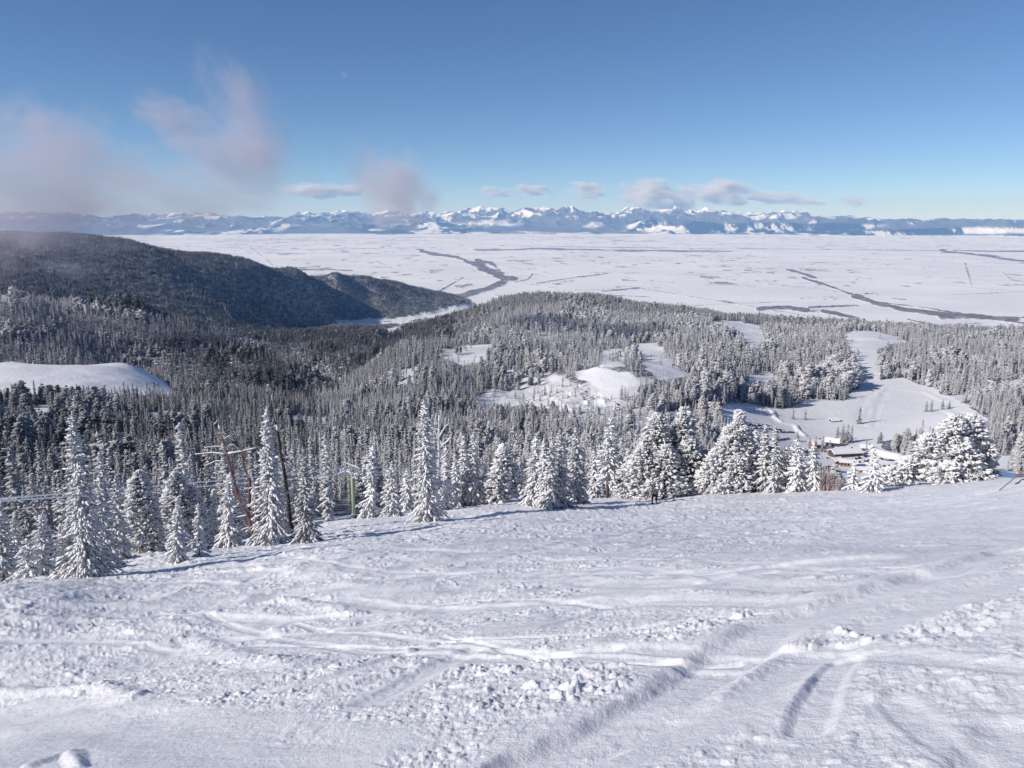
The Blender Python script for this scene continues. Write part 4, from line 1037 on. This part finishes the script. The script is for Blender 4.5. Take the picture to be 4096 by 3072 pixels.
m_helm = M('helmet_shell', (0.05, 0.045, 0.05), .35)
skin('jacket', [[(0, 0, .86, (.21, .15)), (0, .01, 1.10, (.21, .15)), (0, .02, 1.38, (.23, .16)), (0, .02, 1.50, (.10, .10))],
  [(0, .02, 1.38, (.23, .16)), (-.22, .02, 1.40, .095), (-.32, .03, 1.13, .08), (-.31, .15, .97, .06)], [(0, .02, 1.38, (.23, .16)), (.22, .02, 1.40, .095), (.35, .05, 1.17, .08), (.37, .19, 1.04, .06)]], m_olive, sk)
skin('trousers', [[(0, 0, .93, (.17, .13)), (-.13, 0, .85, .12), (-.175, .08, .50, .095), (-.19, .0, .15, .085)], [(0, 0, .93, (.17, .13)), (.13, 0, .85, .12), (.195, .08, .50, .095), (.22, .0, .15, .085)]], m_trous, sk)
obj_mb('helmet', [sphere((0, .01, 1.73), .135, 2, (1, 1.15, 1))], m_helm, sk, True)
obj_mb('goggle_strap', [tube([(math.cos(a) * .142, .012 + math.sin(a) * .162, 1.72) for a in np.linspace(0, 6.283, 17)], [.014] * 17, 5, 0, 0)], M('strap', (0.35, .33, .2)), sk)
obj_mb('nose', [sphere((0, .165, 1.66), .018, 1)], m_skin, sk, True)
for s in (-.19, .22): obj_mb('ski_boot', [box(s - .06, -.12, .0, s + .06, .20, .13, bev=.02), box(s - .065, -.10, .13, s + .065, .08, .34, bev=.02)], m_dark, sk)
for s, c in ((-1, (-.30, .19, .95)), (1, (.36, .23, 1.03))): hand(c, 1, m_dark, sk, -s)
def ski(lbl, dx):
    n_ = 14; V = []
    for i in range(n_):
        t = i / (n_ - 1); y_ = -.75 + 1.65 * t; w_ = .05 if .1 < t < .85 else .04; z_ = .0 + (.16 * max(0, (t - .86) / .14) ** 2)
        V += [(-w_, y_, z_), (w_, y_, z_), (w_, y_, z_ + .018), (-w_, y_, z_ + .018)]
    Fa = [(0, 1, 2, 3), (n_ * 4 - 1, n_ * 4 - 2, n_ * 4 - 3, n_ * 4 - 4)]
    for i in range(n_ - 1):
        for j in range(4): Fa.append((i * 4 + j, (i + 1) * 4 + j, (i + 1) * 4 + (j + 1) % 4, i * 4 + (j + 1) % 4))
    o = obj_mb('ski', [(np.array(V), np.array(Fa))], m_helm); x_, y_ = kp.x + dx, kp.y
    sl = math.atan2(gz(x_, y_ + .5) - gz(x_, y_ - .5), 1); o.location = (x_, y_, gz(x_, y_) + .05); o.rotation_euler = (sl, 0, R(-12)); tag(o, lbl, 'ski'); return o
ski('dark ski under the left boot of the olive-jacketed skier', -.19); ski('dark ski under the right boot of the olive-jacketed skier', .22)
def pole_(lbl, a, b_):
    o = obj_mb('ski_pole', [tube([a, b_], [.012, .009], 6, 0, 0)], m_helm, None, True, sk.location); tag(o, lbl, 'ski pole')
    d = (Vector(b_) - Vector(a)).normalized(); c = Vector(b_) - d * .06; obj_mb('basket', [tube([tuple(c), tuple(c + d * .012)], [.05, .045], 8, 0, 0)], m_dark, o)
    obj_mb('grip', [tube([a, tuple(Vector(a) + d * .13)], [.02, .018], 6, 0, 0)], m_dark, o)
pole_('ski pole in the left hand of the olive-jacketed skier', (-.28, .29, .98), (-.52, .10, -.05)); pole_('ski pole in the right hand of the olive-jacketed skier', (.40, .20, 1.06), (.58, .05, -.05))
# --- chairs
def rope_point(u, which=0):
    best = None
    for t in np.linspace(0, 1, 400):
        q = (R0a if which == 0 else R0b).lerp(tA if which == 0 else tB, float(t)); q = q - Vector((0, 0, 4 * .25 * t * (1 - t)))
        uu, vv = pix(q.x, q.y, q.z)
        if best is None or abs(uu - u) < best[0]: best = (abs(uu - u), q)
    return best[1]
def seated(name, lbl, coat, pants, helm, parent_loc, dx, board):
    p = parent_loc + Vector((dx, 0, 0))
    b_ = skin(name, [[(0, 0, .10, (.14, .12)), (0, -.02, .35, (.14, .11)), (0, 0, .55, (.16, .11)), (0, .02, .67, .06), (0, .04, .76, (.08, .10)), (0, .04, .88, (.07, .09))],
      [(0, 0, .55, (.16, .11)), (-.20, .02, .55, .06), (-.25, .14, .32, .05), (-.16, .34, .24, .04)], [(0, 0, .55, (.16, .11)), (.20, .02, .55, .06), (.25, .14, .32, .05), (.16, .34, .24, .04)],
      [(0, 0, .10, (.14, .12)), (-.11, .08, .10, .095), (-.13, .50, .11, .07), (-.13, .56, -.32, .055), (-.13, .66, -.38, .05)], [(0, 0, .10, (.14, .12)), (.11, .08, .10, .095), (.13, .50, .11, .07), (.13, .56, -.32, .055), (.13, .66, -.38, .05)]], m_skin)
    b_.location = p; b_.rotation_euler = (0, 0, R(-64)); tag(b_, lbl, 'person')
    skin('jacket', [[(0, 0, .10, (.19, .16)), (0, -.02, .35, (.19, .15)), (0, 0, .55, (.21, .15)), (0, .02, .66, .09)], [(0, 0, .55, (.21, .15)), (-.21, .02, .55, .09), (-.26, .14, .32, .08), (-.17, .32, .25, .06)], [(0, 0, .55, (.21, .15)), (.21, .02, .55, .09), (.26, .14, .32, .08), (.17, .32, .25, .06)]], coat, b_)
    skin('trousers', [[(0, 0, .10, (.17, .15)), (-.12, .08, .10, .12), (-.14, .50, .11, .10), (-.14, .56, -.30, .09)], [(0, 0, .10, (.17, .15)), (.12, .08, .10, .12), (.14, .50, .11, .10), (.14, .56, -.30, .09)]], pants, b_)
    obj_mb('helmet', [sphere((0, .03, .83), .135, 2, (1, 1.1, 1))], helm, b_, True)
    for s in (-1, 1): obj_mb('boot', [box(s * .14 - .06, .48, -.48, s * .14 + .06, .78, -.36, bev=.02), box(s * .14 - .065, .5, -.36, s * .14 + .065, .66, -.2, bev=.02)], m_dark, b_); hand((s * .16, .36, .27), 1, m_dark, b_, -s)
    return b_
def chair(lbl, u, which, drop):
    q = rope_point(u, which); root = empty('lift_chair', q, R(-64)); tag(root, lbl, 'chairlift chair', 'chairs hanging from the lift rope')
    obj_mb('hanger', [tube([(0, 0, .12), (0, -.05, -.25), (0, -.45, -.6), (0, -.55, -drop * .7), (0, -.45, -drop + .15)], [.045] * 5, 7, 0, 0), tube([(-.18, 0, 0), (.18, 0, 0)], [.09, .09], 8, 0, 0)], m_steel, root)
    obj_mb('bail', [tube([(-.75, .45, -drop), (-.78, -.25, -drop + .1), (-.75, -.45, -drop + .75), (-.35, -.50, -drop + 1.15), (0, -.5, -drop + 1.22), (.35, -.50, -drop + 1.15), (.75, -.45, -drop + .75), (.78, -.25, -drop + .1), (.75, .45, -drop)], [.04] * 9, 6, 0, 0)], m_steel, root)
    obj_mb('seat', [box(-.72, -.2, -drop - .04, .72, .36, -drop + .04, bev=.015)], m_dark, root)
    obj_mb('backrest', [box(-.72, -.30, -drop + .15, .72, -.24, -drop + .6, bev=.015)], m_dark, root)
    return q
c1 = chair('lift chair carrying a rider in red, behind the thin little fir', 187, 0, 2.9)
seat1 = Vector(c1) + Vector((0, 0, -2.9 + .02))
seated('person', 'chairlift rider in a red and orange jacket with blue trousers', M('red_orange_cloth', (0.62, 0.10, 0.05)), M('blue_cloth', (0.03, 0.14, 0.28)), M('yellow_helmet', (0.55, 0.38, 0.12), .4), seat1, .18, None)
seated('person', 'darkly dressed chairlift rider seated beside the red jacket', M('black_cloth', (0.03, 0.03, 0.04)), m_trous, M('orange_helmet', (0.5, 0.2, 0.06), .4), seat1 + Vector((-.30, -.45, 0)), -.10, None)
c2 = chair('lift chair carrying a rider in teal, left of the lift tower', 325, 0, 3.0)
seated('person', 'chairlift rider in a teal jacket left of the lift tower', M('teal_cloth', (0.03, 0.36, 0.33)), M('light_cloth', (0.4, 0.42, 0.45)), m_helm, Vector(c2) + Vector((.1, 0, -3.0 + .02)), .1, None)
# --- blue sign on posts, right brow
m_blue = M('blue_board', (0.10, 0.19, 0.38), .5); m_post = bark_mat('sign_post', (0.10, 0.085, 0.075), (0.18, 0.155, 0.14), .8); m_wht = M('white_board', (0.62, 0.62, 0.66))
g0 = at_r(995, 476, 88); sg = empty('sign', g0, R(-28)); mps = math.hypot(88, g0.z) / F
zt = -float(ray(992, 469)[1]) * 88 - g0.z
tag(sg, 'long blue sign board on a post at the brow right of the sprawling pine', 'sign')
obj_mb('post', [tube([(0, 0, -.6), (0, 0, zt)], [.05, .045], 8, 0, 0)], m_post, sg)
obj_mb('post', [tube([(1.5, 0, -1.0), (1.5, 0, zt - .15)], [.05, .045], 8, 0, 0)], m_post, sg)
obj_mb('board', [box(.10, -.045, zt - .62, 1.62, -.010, zt - .12, bev=.01)], m_blue, sg)
obj_mb('board', [box(-.62, -.05, zt - .50, .02, -.02, zt - .05, bev=.01)], m_wht, sg)['label'] = 'small whitish board with two round dark marks'
obj_mb('mark', [tube([(x_, -.062, zt - .27), (x_, -.052, zt - .27)], [.12, .12], 12, 0, 0) for x_ in (-.46, -.16)], m_trous, sg)
# --- leaning marker pole and the dark cord lying by it
b0 = ground_pixel(1001, 489, 20, 100); rr0 = math.hypot(b0.x, b0.y); top = pos(1030, 465.5, rr0 * .985)
d_ = (top - b0); V, q = tube([tuple(-d_ * .06), tuple(d_ * .3), tuple(d_ * .6), tuple(d_)], [.034] * 4, 7, 0, 0.05)
tag(link('marker_pole', mesh_from('marker_pole', V, quadtri(V, q), [M('red_bamboo', (0.22, 0.10, 0.10))]), None, b0), 'thin reddish pole leaning out of the snow at the right edge', 'pole')
cpts = [ground_pixel(u, v, 15, 90) + Vector((0, 0, .05)) for u, v in ((1015, 484.5), (1017.5, 484), (1019.5, 482.5), (1021.5, 481), (1024, 479.8), (1030, 478))]
o_ = Vector(cpts[0]); V, q = tube([tuple(c - o_) for c in cpts], [.03, .055, .05, .07, .05, .05], 7, 3, .3)
tag(link('dark_strap', mesh_from('dark_strap', V, quadtri(V, q), [m_dark]), None, o_), 'dark strap lying on the snow below the leaning reddish pole', 'strap')

# ------------------------------------------------------------------ the base village
m_wood = bark_mat('dark_timber', (0.055, 0.04, 0.035), (0.13, 0.095, 0.08), .8); m_tan = bark_mat('tan_siding', (0.26, 0.20, 0.15), (0.36, 0.29, 0.22), .8)
m_redw = bark_mat('red_siding', (0.24, 0.10, 0.07), (0.36, 0.17, 0.12), .8); m_glass = M('window_glass', (0.03, 0.04, 0.055), .15); m_roofs = m_snow
def house(label, u, v, w_, d_, hw, hr, rz, wallm, r=None, nwin=4, chim=True):
    p = ground_pixel(u, v, 400, 2500) if r is None else at_r(u, v, r)
    root = empty('building', p, R(rz)); tag(root, label, 'building', 'buildings of the base village')
    obj_mb('wall', [box(-w_ / 2, -d_ / 2, -4, w_ / 2, d_ / 2, hw)], wallm, root)
    e = 1.1; t_ = .7
    V = np.array([(-w_/2-e, -d_/2-e, hw-.3), (w_/2+e, -d_/2-e, hw-.3), (w_/2+e, 0, hw+hr), (-w_/2-e, 0, hw+hr), (-w_/2-e, d_/2+e, hw-.3), (w_/2+e, d_/2+e, hw-.3)])
    V = np.concatenate([V, V + np.array([0, 0, t_])]); 
    Fa = np.array([(0, 3, 2, 1), (3, 4, 5, 2), (6, 7, 8, 9), (9, 8, 11, 10), (0, 1, 7, 6), (5, 4, 10, 11), (1, 2, 8, 7), (2, 5, 11, 8), (3, 0, 6, 9), (4, 3, 9, 10)])
    rf = obj_mb('roof', [(V, Fa)], m_roofs, root)
    gb = np.array([(-w_/2+.01, -d_/2, hw), (-w_/2+.01, d_/2, hw), (-w_/2+.01, 0, hw+hr-.2), (w_/2-.01, -d_/2, hw), (w_/2-.01, d_/2, hw), (w_/2-.01, 0, hw+hr-.2)])
    obj_mb('gable', [(gb, np.array([(0, 2, 1, 1), (3, 4, 5, 5)]))], wallm, root)
    if chim: obj_mb('chimney', [box(w_*.2, -.6, hw, w_*.2+1.2, .6, hw+hr+1.8)], m_wood, rf)
    for k in range(nwin):
        x_ = -w_/2 + (k + .5) * w_ / nwin
        fr_ = obj_mb('window', [box(x_-1.0, -d_/2-.10, hw*.35, x_+1.0, -d_/2-.004, hw*.8)], m_wood, root)
        obj_mb('pane', [box(x_-.8, -d_/2-.14, hw*.35+.2, x_+.8, -d_/2-.104, hw*.8-.2)], m_glass, fr_)
    obj_mb('door', [box(w_/2+.004, -1, 0, w_/2+.12, 1, 2.3)], m_wood, root)
    return root
house('long dark-walled lodge with a thick white roof behind the small firs', 845, 456, 30, 12, 4.5, 3, 8, m_wood)
house('tan-walled box building with a flat snowy roof below the lodge', 848, 466.5, 15, 8, 5, 1.6, -18, m_tan, nwin=5)
house('small reddish-tan shed with a snowy roof at the left of the tan building', 836, 464, 8, 7, 4, 2.4, 20, m_redw, nwin=2, chim=False)
house('red-walled house with a steep snowy roof behind the leafless shrubs', 823, 470, 16, 9, 5.5, 4.5, 25, m_redw)
house('dark gabled lodge wing half hidden by the tight group of trees', 832, 445, 13, 9, 4, 3.6, -25, m_wood, nwin=3)
house('tiny lone cabin under deep snow on the meadow edge', 834, 421.5, 9, 6, 1.6, 2.2, 10, m_wood, nwin=2, chim=False)
house('snow-roofed hut in the woods left of the frozen pond', 712, 408, 13, 8, 3.2, 3.2, -12, m_wood, nwin=3)
house('low dark-roofed garage left of the orange machine', 885, 476, 12, 8, 3.2, 1.6, -15, m_wood, nwin=2, chim=False)
house('small pale hut with a snow cap left of the car park', 802, 452, 10, 7, 3, 2.4, 30, m_tan, nwin=2, chim=False)
house('small white-roofed hut above the right end of the long lodge', 866, 450, 11, 7, 3, 2.6, -20, m_wood, nwin=3)
house('brown-walled chalet with a steep snowy roof among the brownish trees', 816, 448, 13, 9, 5, 4, 12, m_redw, nwin=3)
house('long low shed roof right of the tan-walled building', 868, 472, 18, 7, 3, 1.6, -8, m_tan, nwin=4, chim=False)
# orange machine
p = ground_pixel(891, 479, 300, 2000); mc = empty('snow_groomer', p, R(20)); tag(mc, 'orange and yellow machine parked between the small firs and the sprawling pine', 'vehicle')
m_or = M('orange_paint', (0.62, 0.20, 0.05), .45); m_ye = M('yellow_paint', (0.60, 0.42, 0.06), .45)
obj_mb('body', [box(-2.2, -1.3, .8, 2.4, 1.3, 2.0, bev=.2)], m_or, mc); obj_mb('cab', [box(-.2, -1.2, 2.0, 2.0, 1.2, 3.5, taper=.25, bev=.1)], m_ye, mc)
for s in (-1, 1): obj_mb('track', [box(-2.6, s * 1.75 - .45, 0, 2.6, s * 1.75 + .45, 1.0, bev=.3)], m_dark, mc)
obj_mb('blade', [box(2.7, -2.4, .1, 2.95, 2.4, 1.3)], m_ye, mc)
# cars
def car_mesh(mp_, snowy):
    L_, W_ = 4.5, 1.8
    prof = [(-2.2, .35), (-2.25, .8), (-2.1, 1.0), (-1.5, 1.05), (-1.05, 1.5), (.75, 1.52), (1.25, 1.08), (2.1, .95), (2.25, .7), (2.2, .35)]
    n_ = len(prof); V = []; Fa = []
    for s in (-1, 1):
        for (x_, z_) in prof: V.append((x_, s * (W_ / 2 - (.14 if z_ > 1.2 else 0)), z_))
    for i in range(n_): k = (i + 1) % n_; Fa.append((i, k, n_ + k, n_ + i))
    V = np.array(V); parts = [(V, np.array(Fa))]
    cc = len(V)
    side = []
    for s in (0, 1):
        ids = [s * n_ + i for i in range(n_)]
        for i in range(1, n_ - 1): side.append((ids[0], ids[i], ids[i + 1], ids[i + 1]) if s else (ids[0], ids[i + 1], ids[i], ids[i]))
    parts[0] = (V, np.concatenate([np.array(Fa), np.array(side)]))
    body = merge(parts)
    roof = merge([box(-1.0, -.75, 1.53, .72, .75, 1.75, taper=.1), box(1.3, -.8, 1.06, 2.1, .8, 1.16, taper=.05)])
    wheels = merge([tube([(x_, s * .78, .33), (x_, s * .92, .33)], [.33, .33], 10, 0, 0) for x_ in (-1.4, 1.4) for s in (-1, 1)])
    glass = merge([box(-1.15, s * .80 - .012, 1.1, .95, s * .80 + .012 + s * .02, 1.42) for s in (-1, 1)])
    allp = [body, roof, wheels, glass] if snowy else [body, wheels, glass]
    mi = []; V, Fa = merge(allp); Q = quadtri(V, Fa)
    ids = np.concatenate([np.full(len(p_[1]), k) for k, p_ in enumerate(allp)])
    isq = Fa[:, 2] != Fa[:, 3]; mi = np.concatenate([ids[isq], ids[~isq]])
    return mesh_from('parked_car', V, Q, [mp_, m_roofs, m_dark, m_glass] if snowy else [mp_, m_dark, m_glass], smooth=False, mat_index=mi)
paints = [('dark grey', (0.05, .05, .06)), ('black', (.015, .015, .02)), ('dark blue', (.02, .04, .12)), ('silver', (.35, .36, .38)), ('dark red', (.22, .03, .03)), ('white', (.7, .7, .72)), ('dark green', (.03, .07, .05))]
pm = [(nm_, car_mesh(M(nm_.replace(' ', '_') + '_paint', c, .35), sn), sn) for nm_, c in paints for sn in (True, False)]
rows = [((750, 425.5), (768, 425.5), 'upper row of the car park behind the dark firs'), ((750, 428.5), (793, 430), 'middle row of the car park behind the dark firs'), ((774, 431.5), (792, 432.5), 'lower row of the car park behind the dark firs'),
        ((770, 440.5), (787, 438.5), 'short row of cars below the ploughed bank'), ((846, 460.5), (868, 456.5), 'row of cars just right of the long lodge'), ((852, 463), (876, 460.0), 'second row of cars right of the long lodge'),
        ((880, 459), (893, 461), 'top row of cars left of the sprawling pine'), ((880, 467.5), (905, 463), 'middle row of cars left of the sprawling pine'), ((880, 470.5), (900, 468), 'bottom row of cars left of the sprawling pine')]
kk = 0
for (a, b_, where) in rows:
    A_, B_ = ground_pixel(*a, 400, 2000), ground_pixel(*b_, 400, 2000); n_ = max(2, int((B_ - A_).length / 3.1)); ang = math.atan2(B_.y - A_.y, B_.x - A_.x) + math.pi / 2
    for i in range(min(n_, 16)):
        if (i * 7 + kk) % 6 == 5: continue
        q = A_.lerp(B_, i / (n_ - 1)); nm_, me_, sn = pm[(i * 5 + kk * 3 + (i * i) % 4) % len(pm)]; kk += 1
        o = link('parked_car', me_, loc=(q.x, q.y, gz(q.x, q.y) + .05)); o.rotation_euler = (0, 0, ang + (math.pi if kk % 3 == 0 else 0))
        tag(o, '%s%s car in the %s' % ('snow-capped ' if sn else '', nm_, where), 'car', 'cars in the ' + where)
# rocks in the snowy scree
def rock(label, u, v, w_, h_, seed):
    p = ground_pixel(u, v, 400, 1600); V, Fa = ico(4) if False else (None, None)
    bm = bmesh.new(); bmesh.ops.create_icosphere(bm, subdivisions=4, radius=1.0); V = np.array([x.co[:] for x in bm.verts]); Fa = np.array([[y.index for y in f.verts] for f in bm.faces]); bm.free()
    n_ = ridged(V[:, 0] * 1.7 + seed, V[:, 2] * 2.2 + V[:, 1] * 1.3, 4, seed)
    V = V * (0.62 + .6 * n_)[:, None]; V[:, 0] *= w_; V[:, 1] *= w_ * .6; V[:, 2] = V[:, 2] * h_
    tag(link('rock_outcrop', mesh_from('rock_outcrop', V, Fa, [m_rock], smooth=False), None, p), label, 'rock', 'brown rocks in the snowy scree')
m_rock = bark_mat('brown_rock', (0.17, 0.11, 0.095), (0.33, 0.24, 0.21), .85)
rock('left brown rock outcrop high in the snowy scree', 573, 395, 9, 4, 3); rock('middle brown rock outcrop in the snowy scree', 596, 399, 10, 4.5, 5); rock('lowest brown rock outcrop at the right of the snowy scree', 620, 411, 11, 5.5, 8)
rock('small brown rock under the plateau edge', 584, 397, 6, 3, 11)

# ------------------------------------------------------------------ moon and clouds
m_moon = bpy.data.materials.new('moon_rock'); m_moon.use_nodes = True; n = m_moon.node_tree.nodes; l = m_moon.node_tree.links
n.remove(n['Principled BSDF']); df = N(n, 'ShaderNodeBsdfDiffuse'); tr_ = N(n, 'ShaderNodeBsdfTransparent'); ad = N(n, 'ShaderNodeAddShader'); df.inputs[0].default_value = (.05, .05, .055, 1)
l.new(df.outputs[0], ad.inputs[0]); l.new(tr_.outputs[0], ad.inputs[1]); l.new(ad.outputs[0], n['Material Output'].inputs[0])
mo = pos(344, 75, 150000); V, Fa = ICO[2]
bm = bmesh.new(); bmesh.ops.create_icosphere(bm, subdivisions=4, radius=430.0); me = bpy.data.meshes.new('moon'); bm.to_mesh(me); bm.free()
me.polygons.foreach_set('use_smooth', np.ones(len(me.polygons), bool)); me.materials.append(m_moon); tag(link('moon', me, None, mo), 'faint thin daytime moon high in the blue sky', 'moon')
def cloud_mat(name, dens, scale, thr, soft, col=(1, 1, 1), aniso=0.0, gain=1.0):
    m = bpy.data.materials.new(name); m.use_nodes = True; n = m.node_tree.nodes; l = m.node_tree.links; n.remove(n['Principled BSDF'])
    pv = N(n, 'ShaderNodeVolumePrincipled'); pv.inputs['Color'].default_value = (*col, 1); pv.inputs['Anisotropy'].default_value = aniso
    at = N(n, 'ShaderNodeTexCoord')
    oi = N(n, 'ShaderNodeObjectInfo'); shf = N(n, 'ShaderNodeVectorMath', operation='MULTIPLY_ADD'); l.new(oi.outputs['Random'], shf.inputs[0]); shf.inputs[1].default_value = (31, 57, 83); l.new(at.outputs['Object'], shf.inputs[2])
    sp3 = N(n, 'ShaderNodeVectorMath', operation='LENGTH'); l.new(at.outputs['Object'], sp3.inputs[0])
    nz = noise_(n, l, scale, 6, .62, shf.outputs[0])
    k = math_(n, l, 'SUBTRACT', 1.0, sp3.outputs['Value'])          # 1 in the middle, 0 at the unit hull
    k = math_(n, l, 'ADD', k, math_(n, l, 'MULTIPLY', math_(n, l, 'SUBTRACT', nz, .5), gain))
    k = ramp(n, l, k, thr, thr + soft); edge_ = ramp(n, l, sp3.outputs['Value'], 1.0, .8)
    l.new(math_(n, l, 'MULTIPLY', math_(n, l, 'MULTIPLY', k, edge_), dens), pv.inputs['Density'])
    l.new(pv.outputs[0], n['Material Output'].inputs['Volume']); m.cycles.volume_step_rate = 1.0
    return m
def cloud(label, u, v, r, wpx, hpx, mat, rot=0.0, depth=.6, name='cloud', group=None, seed=0):
    c = pos(u, v, r); s = r / F * 1.02
    bm = bmesh.new(); bmesh.ops.create_icosphere(bm, subdivisions=3, radius=1.0); me = bpy.data.meshes.new(name); bm.to_mesh(me); bm.free(); me.materials.append(mat)
    o = link(name, me, None, c); o.scale = (wpx / 2 * s, wpx / 2 * s * depth, hpx / 2 * s); o.rotation_euler = (0, R(rot), -float(ray(u, v)[0]))
    tag(o, label, 'cloud', group); return o
RW = 1500.0
def wm(i, dens, s=2.0, t=.22, soft=.62, g=2.6, col=(.86, .80, .87)): return cloud_mat('wisp_vapour', dens * .8, s * 1.2, t, soft, col, 0.0, g)
GL = 'thin cloud wisps rising at the left'
cloud('tall thin pinkish cloud plume leaning left, highest of the wisps', 246, 122, RW, 84, 160, wm(0, .016, s=1.7), -24, .7)
cloud('broad hazy body of the middle wisp below the tall plume', 236, 158, RW * 1.05, 160, 95, wm(1, .013, s=1.8), 12, .6)
cloud('left shoulder of the middle cloud wisp with a pink rim', 172, 118, RW * 1.1, 96, 54, wm(2, .016, s=1.6), 18, .7)
cloud('wide faint cloud bank at the far left over the dark ridge', 30, 190, RW * 1.2, 260, 180, wm(3, .0120, s=2.2), 0, .5)
cloud('rounded pinkish puff above the faint cloud bank at the far left', 50, 146, RW * 1.1, 130, 100, wm(4, .010, s=1.7), 0, .7)
cloud('low veil of mist between the far left bank and the middle wisp', 180, 196, RW * 1.3, 270, 80, wm(5, .0080, s=2.4), 0, .4)
cloud('purplish-grey cloud puff standing in front of the snowy peaks', 396, 192, RW * .95, 104, 92, wm(6, .022, s=1.9, t=.16), 28, .8)
cloud('thin grey streamer joined to the left of the purplish-grey puff', 366, 166, RW, 76, 60, wm(7, .008, s=1.8), 30, .7)
m_cum = cloud_mat('cumulus_vapour', .0030, 1.6, .30, .40, (.995, .985, .985), 0.0, 2.8)
for (u, v, w_, h_, lb) in [(312, 191, 60, 12, 'small pink cloud low over the hills between the wisps'), (345, 190, 40, 12, 'small pale cloud beside the purplish-grey puff'), (495, 192, 34, 9, 'flat little cloud, leftmost over the central peaks'), (532, 190, 44, 10, 'pinkish cloud second from the left over the central peaks'),
    (588, 190, 46, 13, 'small bright-topped cloud over the highest peaks'), (660, 195, 80, 24, 'largest white cloud low over the range'), (722, 193, 66, 20, 'mauve ragged cloud right of the largest white cloud'), (776, 198, 60, 10, 'long thin grey cloud low at the right'), (812, 202, 34, 6, 'thin tail of cloud right of the long grey one'), (852, 201, 26, 9, 'tiny triangular grey cloud at the far right')]:
    cloud(lb, u, v, 62000, w_ * 1.2, h_ * 1.5, m_cum, 4, .5, group=None)

# ------------------------------------------------------------------ the air
m_haze = bpy.data.materials.new('air'); m_haze.use_nodes = True; n = m_haze.node_tree.nodes; l = m_haze.node_tree.links; n.remove(n['Principled BSDF'])
pv = N(n, 'ShaderNodeVolumePrincipled'); pv.inputs['Color'].default_value = (0.26, 0.52, 1.0, 1); pv.inputs['Density'].default_value = 2.1e-5; pv.inputs['Absorption Color'].default_value = (1, 1, 1, 1); pv.inputs['Anisotropy'].default_value = 0.0
l.new(pv.outputs[0], n['Material Output'].inputs['Volume'])
Vh, Fh = box(-57000, -3000, -800, 57000, 58000, 1150)
tag(link('haze', mesh_from('haze', Vh, Fh, [m_haze], smooth=False)), 'thin blue haze filling the air over the valley', 'haze', kind='stuff')
